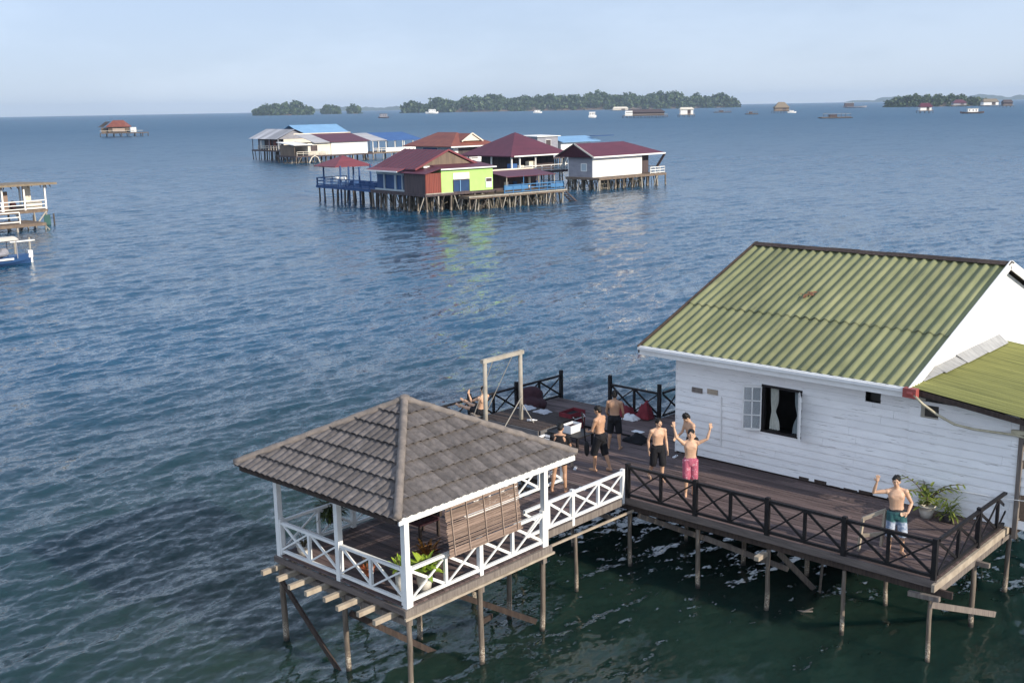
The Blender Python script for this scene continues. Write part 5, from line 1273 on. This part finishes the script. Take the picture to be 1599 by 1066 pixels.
# cheering boy in pink shorts
person('smiling man in pink shorts with both arms raised at the black railing', (-14.97,22.80,ZD+.005), face(.62,-.75), M['skin_light'], M['pink_shorts'], head=(-6,3,0),
       arms={-1: ((-.18,-.06,.17), (-.24,-.03,.41), (-.10,-.1,1), (1,.2,0), .5, .2), 1: ((.22,-.05,.12), (.29,-.04,.37), (.05,-.1,1), (1,.2,0), .5, .3)},
       legs={-1: ((-.01,-.06,-.43), (-.01,.03,-.84), (-.1,-1,0)), 1: ((.01,-.02,-.43), (.00,.05,-.84), (.2,-1,0))}, scale=.99, short_len=.47)
# man behind, head bowed, next to the wall
person('man with bowed head standing between the cheering man and the white wall', (-15.95,24.35,ZD+.005), face(-.35,-.8), M['skin_light'], BK, lean=(14,4), head=(32,0,-15),
       arms={-1: ((-.04,-.08,-.28), (.04,-.30,-.36), (.3,-.8,-.5)), 1: ((.05,-.02,-.28), (.06,-.18,-.47), (0,-.6,-.8))}, scale=.99)
# man in black shorts walking, looking to the right
person('bare chested man in long black shorts striding past the cheering man', (-16.28,23.25,ZD+.005), face(.75,-.5), M['skin_light'], BK, lean=(2,0), head=(4,0,18),
       arms={-1: ((-.06,.08,-.275), (-.05,.06,-.53), (0,-.1,-1)), 1: ((.05,.0,-.285), (.05,-.10,-.52), (0,-.2,-1))},
       legs={-1: ((-.02,.03,-.43), (-.06,.26,-.79), (0,-1,-.1)), 1: ((.02,-.10,-.42), (.02,-.06,-.84), (.1,-1,0))}, scale=.97, short_len=.50)
# man seen from behind holding a dark paddle
pa = person('man seen from behind in black shorts holding a long dark paddle', (-17.92,22.92,ZD+.005), face(-.95,.12), M['skin'], BK, lean=(4,0), twist=12, head=(14,0,10),
       arms={-1: ((-.05,-.05,-.28), (-.02,-.24,-.42), (.2,-.8,-.3)), 1: ((.06,-.06,-.275), (.0,-.27,-.36), (-.2,-.9,.1), (0,0,1), .1, .9)},
       legs={-1: ((-.03,.06,-.425), (-.05,.24,-.80), (-.2,-1,-.1)), 1: ((.02,-.14,-.41), (.02,-.12,-.84), (.2,-1,0))}, scale=1.04, short_len=.52)
person('man seen from behind in black shorts facing the seaward railing', (-18.84,24.76,ZD+.005), face(-.45,.9), M['skin'], BK, head=(10,0,0),
       arms={-1: ((-.06,-.03,-.28), (-.03,-.20,-.46), (.2,-.7,-.6)), 1: ((.06,-.03,-.28), (.03,-.20,-.46), (-.2,-.7,-.6))},
       legs={-1: ((-.04,-.01,-.43), (-.07,.01,-.84), (-.2,-1,0)), 1: ((.04,-.01,-.43), (.08,.01,-.84), (.2,-1,0))}, scale=.98, short_len=.44)
person('person in a black shirt half hidden by the gazebo roof, bare legs on the walkway', (-17.71,20.98,ZD+.005), face(-.5,.8), M['skin'], BK, lean=(10,0), head=(22,0,-10), shirt=BK,
       arms={-1: ((-.05,-.14,-.25), (.0,-.38,-.30), (0,-1,0)), 1: ((.06,-.12,-.26), (.03,-.36,-.32), (0,-1,0))},
       legs={-1: ((-.03,-.01,-.43), (-.05,.01,-.84), (-.2,-1,0)), 1: ((.05,-.01,-.43), (.11,.01,-.84), (.25,-1,0))}, scale=1.02, short_len=.26)
# swinging person, leaning back, legs out over the water
person('person leaning back on the rope swing with legs stretched over the sea', (-22.93,23.5,1.62), face(-1,0), M['skin_light'], BK, lean=(-12,0), head=(8,0,0),
       arms={-1: ((-.07,-.26,-.12), (-.10,-.34,.10), (0,.1,1), (1,0,0), .1, 1.), 1: ((.07,-.26,-.12), (.10,-.34,.10), (0,.1,1), (1,0,0), .1, 1.)},
       legs={-1: ((-.01,-.42,.10), (-.02,-.82,.20), (0,-.85,.5), (0,-.5,-.85)), 1: ((.01,-.42,.06), (.02,-.83,.10), (0,-.85,.5), (0,-.5,-.85))}, scale=.98, short_len=.40)
# ---------------------------------------------------------------- swing
sw = thing('swing_frame', 'tall frame of two pale poles and a crossbeam for the rope swing', 'swing frame', (-22,23.5,ZD))
MB().tube([(-22.02,22.75,ZD-.1),(-22.0,22.74,4.40)], .065, 8).build('post', M['pale_post2'] if 'pale_post2' in M else M['pale_post'], sw, smooth=True)
MB().tube([(-22.0,24.27,ZD-.1),(-22.0,24.27,4.40)], .065, 8).build('post', M['pale_post'], sw, smooth=True)
MB().bar((-22.0,22.62,4.33),(-22.0,24.38,4.33),.13,.11).build('crossbeam', M['pale_post'], sw)
MB().bar((-21.93,24.25,2.75),(-21.2,24.2,2.0),.02,.02).build('guy_rope', M['rope'], sw); MB().bar((-21.93,24.25,3.0),(-21.9,23.4,2.2),.02,.02).build('guy_rope', M['rope'], sw)
sg = thing('rope_swing', 'plank swing seat on two long ropes tilted out over the water', 'swing', (-22.95,23.5,2.44))
MB().bar((-22.98,23.2,2.44),(-22.98,23.8,2.44),.24,.035,(.3,0,1)).build('seat', M['plank_grey'], sg)
for y in (23.22,23.78): MB().tube([(-22.0,23.5+(y-23.5)*1.5,4.28),(-22.96,y,2.45),(-23.1,y,2.40)], .012, 5).build('rope', M['rope'], sg)
# paddle in the hand of the man seen from behind
one('paddle', 'long dark paddle held upright by the man in black shorts', 'paddle', MB().tube([(-18.32,22.78,2.62),(-18.36,22.76,3.1),(-18.40,22.74,3.42)], [.018,.018,.03], 8).ell((-18.29,22.80,2.42), (.09,.03,.22)), M['black'], smooth=True)

# ---------------------------------------------------------------- things on the deck
def tub(mb, x, y, z, w, l, h, t=.03, fl=.06, rz=0):
    c, s = math.cos(rz), math.sin(rz)
    def q(a, b, zz): return (x+a*c-b*s, y+a*s+b*c, z+zz)
    def ring(k, zz): return [q(-w/2*k,-l/2*k,zz), q(w/2*k,-l/2*k,zz), q(w/2*k,l/2*k,zz), q(-w/2*k,l/2*k,zz)]
    vs = ring(1-fl,0)+ring(1,h)+ring(1-t*2,h)+ring(1-fl-t*2,.03)
    fs = [(3,2,1,0)]+[(i,(i+1)%4,(i+1)%4+4,i+4) for i in range(4)]+[(i+4,(i+1)%4+4,(i+1)%4+8,i+8) for i in range(4)]+[(i+8,(i+1)%4+8,(i+1)%4+12,i+12) for i in range(4)]+[(12,13,14,15)]
    return mb.add(vs, fs)
t = thing('red_cooler_box', 'open dull red cooler box beside the half hidden person', 'cooler', (-21.2,25.7,ZD))
tub(MB(), -21.1, 25.6, ZD, .46, .72, .55, .03, .06).build('box', M['red_cloth'], t); MB().box(-21.27,-20.93,25.31,25.89,ZD+.06,ZD+.47).build('contents', M['cloth_black'], t); MB().tube([(-20.86,25.35,ZD+.45),(-20.80,25.35,ZD+.38),(-20.80,25.85,ZD+.38),(-20.86,25.85,ZD+.45)], .014, 6).build('handle', M['white_plastic'], t)
t = thing('day_bed', 'low dark day bed platform with a grey end board on the shaded deck', 'day bed', (-21.9,24.6,ZD))
mb = MB(); planks(mb, -23.1, -20.8, 23.7, 25.6, ZD+.42, w=.16); mb.build('top', M['dark_wood'], t)
MB().box(-20.78, -20.74, 23.72, 24.6, ZD, ZD+.40).build('end_board', M['grey_board'], t); MB().box(-23.05, -20.8, 23.66, 23.7, ZD+.05, ZD+.40).build('side_board', M['grey_board'], t)
for x in (-23.0,-20.9):
    for y in (23.8,25.5): MB().box(x-.05, x+.05, y-.05, y+.05, ZD, ZD+.385).build('leg', M['dark_wood'], t)
def cloth(mb, x, y, z, w, l, hgt, seed, rz=0):
    n = 12; vs = []; fs = []; c, s = math.cos(rz), math.sin(rz)
    for i in range(n+1):
        for j in range(n+1):
            a, b = (i/n-.5)*w, (j/n-.5)*l; e = 1-max(abs(a)/w*2, abs(b)/l*2)**3
            h = hgt*max(.08, e)*(.6+.7*abs(fbm(a*5+seed, b*5)))+.004
            wob = 1+.2*fbm(seed+i*.3, j*.3)
            vs.append((x+(a*c-b*s)*wob, y+(a*s+b*c)*wob, z+h))
    for i in range(n):
        for j in range(n): p = i*(n+1)+j; fs.append((p,p+n+1,p+n+2,p+1))
    m_ = len(vs); vs += [(p[0],p[1],z) for p in vs]
    fs += [tuple(m_+q_ for q_ in f[::-1]) for f in fs]
    return mb.add(vs, fs)
one('towel', 'crumpled pale grey towel nearest the bean bag on the day bed', 'towel', cloth(MB(), -22.7,25.3,ZD+.425,.5,.4,.09,1), M['grey_cloth'], 'towels on the day bed')
one('towel', 'pale towel bundle in the middle of the day bed', 'towel', cloth(MB(), -22.0,25.25,ZD+.425,.5,.36,.09,5), M['grey_cloth'], 'towels on the day bed')
one('water_bottle', 'small clear bottle lying on the near half of the day bed', 'bottle', MB().tube([(-21.7,24.2,ZD+.46),(-21.55,24.32,ZD+.46),(-21.5,24.36,ZD+.46),(-21.46,24.39,ZD+.46)], [.035,.035,.015,.014], 8), M['white_plastic'], smooth=True)
t = thing('bean_bag', 'dark maroon bean bag chair slumped behind the swing post', 'bean bag', (-23.3,26.2,ZD))
mb = MB()
for c, r in [((-23.3,26.2,ZD+.25),(.50,.55,.26)),((-23.45,26.35,ZD+.5),(.36,.45,.30)),((-23.2,26.0,ZD+.3),(.45,.4,.25))]: mb.ell(c, r, 18, 12)
mb.v = [(p[0]-(-23.3)+.03*fbm(p[0]*4,p[1]*4,p[2]*4), p[1]-26.2, p[2]-ZD) for p in mb.v]
child_mesh('cushion', remeshed(mb, .03, 3), M['maroon_cloth'], t)
t = thing('low_table', 'low black table carrying a white tub near the man with the paddle', 'table', (-20.0,24.3,ZD))
MB().box(-20.6, -19.5, 23.9, 24.75, ZD+.34, ZD+.38).build('top', M['black'], t)
for x in (-20.52,-19.58):
    for y in (23.98,24.67): MB().box(x-.03, x+.03, y-.03, y+.03, ZD, ZD+.34).build('leg', M['black'], t)
t = thing('white_tub', 'white plastic tub standing on the low black table', 'tub', (-20.05,24.3,ZD+.385))
tub(MB(), -20.05, 24.3, ZD+.383, .34, .50, .24, .03, .12).build('tub', M['white_plastic'], t); MB().box(-20.1, -19.9, 24.1, 24.4, ZD+.42, ZD+.60).build('folded_cloth', M['maroon_cloth'], t)
t = thing('white_crate', 'open white slatted crate by the corner of the gazebo roof', 'crate', (-20.4,23.6,ZD))
mb = MB()
for k in range(3):
    z = ZD+.02+k*.11; mb.box(-20.65,-20.15,23.40,23.415,z,z+.07); mb.box(-20.65,-20.15,23.785,23.80,z,z+.07); mb.box(-20.665,-20.651,23.4,23.8,z,z+.07); mb.box(-20.149,-20.135,23.4,23.8,z,z+.07)
mb.build('slats', M['white_plastic'], t); MB().box(-20.64,-20.16,23.42,23.78,ZD+.01,ZD+.03).build('bottom', M['white_plastic'], t)
one('black_bag', 'soft black bag leaning on the white crate', 'bag', cloth(MB(), -19.8,23.7,ZD,.5,.45,.3,9), M['cloth_black'], smooth=True)
t = thing('stool', 'small weathered stool by the gazebo roof corner', 'stool', (-18.95,22.6,ZD))
MB().box(-19.2,-18.7,22.4,22.8,ZD+.42,ZD+.46).build('seat', M['plank_grey'], t)
for x in (-19.14,-18.76):
    for y in (22.46,22.74): MB().box(x-.025,x+.025,y-.025,y+.025,ZD,ZD+.42).build('leg', M['beam_pale'], t)
def slipper(x, y, rz, label, mat, grp):
    t = thing('slipper', label, 'slipper', (x,y,ZD), grp, rz)
    mb = MB(); vs = []; fs = []
    prof = [(-.13,.032),(-.10,.042),(-.03,.036),(.05,.046),(.11,.044),(.14,.02)]
    for zz in (.004,.028):
        for yy, hw in prof: vs += [(-hw,yy,zz),(hw,yy,zz)]
    k = len(prof)*2
    for i in range(len(prof)-1):
        a = i*2; fs += [(a,a+1,a+3,a+2),(k+a+2,k+a+3,k+a+1,k+a),(a,a+2,k+a+2,k+a),(a+3,a+1,k+a+1,k+a+3)]
    fs += [(0,k,k+1,1),(k-2,k-1,2*k-1,2*k-2)]
    mb.add(vs, fs).build('sole', mat, t, local=True)
    MB().tube([(-.04,.02,.03),(0,.06,.07),(.04,.02,.03)], .009, 5).build('strap', M['black'], t, local=True)
slipper(-18.55,22.62,.6,'pale slipper lying by the weathered stool',M['white_plastic'],'slippers on the deck')
slipper(-17.35,21.45,1.2,'white slipper beside the bare legs on the walkway',M['white_plastic'],'slippers on the deck')
slipper(-17.05,25.2,.2,'pale slipper at the left corner of the white wall',M['white_plastic'],'slippers on the deck')
mb = MB(); mb.lathe([(.001,0),(.05,.0),(.065,.16),(.058,.16),(.045,.012),(.001,.012)], (-17.4,25.0,ZD), 12); one('plastic_cup', 'pale blue cup standing by the left corner of the wall', 'cup', mb, M['pale_blue'], smooth=True)
one('red_bag', 'red cloth bag slumped under the seaward railing', 'bag', cloth(MB(), -20.75,27.75,ZD,.75,.5,.42,2), M['red_cloth'] if 'red_cloth' in M else M['red_cloth'], 'bags by the railing', smooth=True)
one('red_bag', 'taller red bag leaning on the railing post', 'bag', cloth(MB(), -20.0,27.85,ZD,.5,.38,.62,3), M['red_cloth'], 'bags by the railing', smooth=True)
one('white_cloth', 'white crumpled cloth between the two red bags', 'cloth', cloth(MB(), -20.3,27.5,ZD,.5,.4,.2,4), M['white_plastic'], smooth=True)
one('black_bag', 'flat black bag on the shaded deck in front of the red bags', 'bag', cloth(MB(), -18.75,25.75,ZD,.7,.55,.22,6), M['cloth_black'], smooth=True)
one('folded_paper', 'small white sheet lying on the flat black bag', 'paper', MB().box(-19.1,-18.75,25.9,26.12,ZD+.2,ZD+.207), M['white_plastic'])
one('long_pole', 'long thin dark pole lying across the shaded deck', 'pole', MB().tube([(-21.0,25.95,ZD+.03),(-19.2,26.0,ZD+.03)], .03, 6), M['black'], smooth=True)
# bare wooden stand leaning on the front railing
t = thing('broken_stand', 'bare pale wooden stand propped behind the black railing beside the waving man', 'stand', (-9.95,22.3,ZD))
for a, b_ in [((-10.15,22.15,ZD),(-10.1,22.2,ZD+.75)),((-9.75,22.4,ZD+.15),(-9.72,22.45,ZD+.95)),((-10.1,22.2,ZD+.74),(-9.7,22.46,ZD+.96)),((-10.12,22.18,ZD+.35),(-9.74,22.42,ZD+.42))]:
    MB().bar(a, b_, .05, .08).build('bar', M['beam_pale'], t)
# ---------------------------------------------------------------- plants
def pot(root, x, y, z, r, h, mat, nm='pot'):
    MB().lathe([(.001,0),(r*.68,0),(r*.92,h*.55),(r,h*.92),(r*1.08,h*.93),(r*1.08,h),(r*.95,h),(r*.9,h*.8),(.001,h*.78)], (x,y,z), 16).build(nm, mat, root, smooth=True)
t = thing('potted_palm', 'leafy potted palm in a round white pot against the wall', 'potted plant', (-9.86,25.1,ZD)); pot(t, -9.86, 25.1, ZD, .19, .30, M['pot_white'])
mb = MB(); st_ = MB()
for k in range(9):
    a = k*2.4+rng.uniform(-.3,.3); e_ = rng.uniform(1.05,1.42); d = Vector((math.cos(a)*math.cos(e_), math.sin(a)*math.cos(e_), math.sin(e_))); p = Vector((-9.86,25.1,ZD+.28)); L_ = rng.uniform(.75,1.1)
    pts = [p]; dd = d.copy()
    for i in range(7): dd = (dd+Vector((math.cos(a)*.10,math.sin(a)*.10,-.17))).normalized(); p = p+dd*L_/7; pts.append(p)
    st_.tube(pts, [.014]*4+[.01]*4, 5)
    for i in range(2, 8):
        for s_ in (-1,1):
            sd_ = dd.cross(Vector((0,0,1))).normalized()*s_; q = pts[i]; dl = ((pts[i]-pts[i-1]).normalized()*.5+sd_*.9+Vector((0,0,.1))).normalized(); mb.leaf(q, dl, (0,0,1), rng.uniform(.16,.27), .05, .7)
mb.build('fronds', M['leaf_green'], t, fix=False); st_.build('stems', M['bark'], t, smooth=True)
mb = MB()
for k in range(46): a = rng.uniform(0,6.28); mb.leaf((-9.86+rng.uniform(-.12,.12),25.1+rng.uniform(-.12,.12),ZD+rng.uniform(.28,.8)), (math.cos(a),math.sin(a),rng.uniform(.2,.9)), (0,0,1), rng.uniform(.18,.32), rng.uniform(.06,.10), .8)
mb.build('leaves', M['leaf_lime2'] if 'leaf_lime2' in M else M['leaf_green'], t, fix=False)
t = thing('low_bushy_plant', 'low drooping green bush spilling on the deck beside the white pot', 'plant', (-9.35,25.1,ZD)); pot(t, -9.35, 25.1, ZD, .15, .2, M['grey_plastic'])
mb = MB()
for k in range(90): a = rng.uniform(0,6.28); e_ = rng.uniform(-.2,1.2); rr = rng.uniform(.03,.2); mb.leaf((-9.35+math.cos(a)*rr,25.1+math.sin(a)*rr,ZD+.12+rng.uniform(0,.42)), (math.cos(a)*math.cos(e_),math.sin(a)*math.cos(e_),math.sin(e_)), (0,0,1), rng.uniform(.14,.28), rng.uniform(.025,.05), 1.2)
mb.build('leaves', M['leaf_green'], t, fix=False)
def bushy(name, label, cat, x, y, z, pr, ph, pmat, leafm, n, L, W, up, spread, droop, grp='potted plants in the gazebo'):
    t = thing(name, label, cat, (x,y,z), grp); pot(t, x, y, z, pr, ph, pmat)
    mb = MB(); 
    for k in range(n):
        a = rng.uniform(0,6.28); e_ = rng.uniform(*up); rr = rng.uniform(0,spread); mb.leaf((x+math.cos(a)*rr,y+math.sin(a)*rr,z+ph+rng.uniform(-.03,.28)*max(.3,spread*4)), (math.cos(a)*math.cos(e_),math.sin(a)*math.cos(e_),math.sin(e_)), (0,0,1), rng.uniform(.7,1.2)*L, rng.uniform(.8,1.2)*W, droop)
    mb.build('leaves', leafm, t, fix=False); st_ = MB()
    for k in range(6): a = k*1.05; st_.tube([(x+.02*math.cos(a),y+.02*math.sin(a),z+ph*.75),(x+.1*math.cos(a),y+.1*math.sin(a),z+ph+.25)], .008, 5)
    st_.build('stems', M['bark'], t); return t
bushy('potted_plant', 'bright lime green leafy plant at the front corner of the gazebo', 'potted plant', -15.60,14.25,ZG,.17,.40,M['pot_white'],M['leaf_lime'],62,.31,.10,(.1,1.2),.17,.8)
bushy('potted_plant', 'small lime green plant beside the gazebo front post', 'potted plant', -15.78,13.80,ZG,.13,.55,M['pot_white'],M['leaf_lime'],34,.26,.09,(.2,1.1),.10,.6)
bushy('potted_plant', 'orange brown croton behind the lime green plant', 'potted plant', -16.35,15.05,ZG,.16,.26,M['grey_plastic'],M['leaf_orange'],46,.34,.07,(.2,1.3),.12,.5)
bushy('hanging_fern', 'shaggy dark fern hanging over the far gazebo railing', 'fern', -19.45,14.95,ZG+.30,.12,.22,M['grey_plastic'],M['leaf_dark'],150,.34,.045,(-.3,1.0),.22,1.3)
bushy('potted_plant', 'small plant in a cream pot at the left gazebo corner', 'potted plant', -19.0,13.85,ZG,.16,.22,M['pot_white'],M['leaf_dark'],16,.10,.04,(.3,1.2),.05,.5)
bushy('potted_plant', 'terracotta pot with a few sprigs near the middle gazebo post', 'potted plant', -17.0,13.95,ZG,.15,.24,M['terracotta'],M['leaf_dark'],10,.12,.04,(.4,1.2),.05,.5)
t = thing('rattan_chair', 'dark rattan chair in the shade under the gazebo roof', 'chair', (-17.8,16.2,ZG))
MB().box(-18.1,-17.5,15.9,16.5,ZG+.38,ZG+.46).build('seat', M['maroon_cloth'], t); MB().box(-18.12,-17.48,16.5,16.57,ZG+.46,ZG+.95).build('backrest', M['dark_wood'], t)
for x in (-18.06,-17.54):
    for y in (15.94,16.5): MB().box(x-.03,x+.03,y-.03,y+.03,ZG,ZG+.38).build('leg', M['dark_wood'], t)
    MB().box(x-.03,x+.03,15.94,16.5,ZG+.62,ZG+.66).build('armrest', M['dark_wood'], t)
# floating driftwood
t = one('driftwood', 'grey forked driftwood floating between the deck stilts', 'driftwood', MB().tube([(-11.9,22.0,-.08),(-11.5,22.15,.0),(-11.2,22.2,.07)], [.02,.028,.02], 6).tube([(-11.4,22.16,.02),(-11.25,22.32,.10)], [.02,.014], 6), M['plank_grey'], smooth=True)
# ---------------------------------------------------------------- haze
def haze():
    m = bpy.data.materials.new('haze_air'); m.use_nodes = True; t = m.node_tree
    t.nodes.remove(t.nodes['Principled BSDF'])
    v = t.nodes.new('ShaderNodeVolumePrincipled'); v.inputs['Color'].default_value = HAZE_COL; v.inputs['Density'].default_value = HAZE
    v.inputs['Anisotropy'].default_value = .1
    t.links.new(v.outputs[0], t.nodes['Material Output'].inputs['Volume'])
    o = MB().box(-9600, 9600, -9600, 9600, -9.0, 90).build('haze', m); o['kind'] = 'stuff'; o['label'] = 'pale haze over the sea'
HAZE, HAZE_COL = 9e-5, (.64, .80, 1.0, 1)
haze()
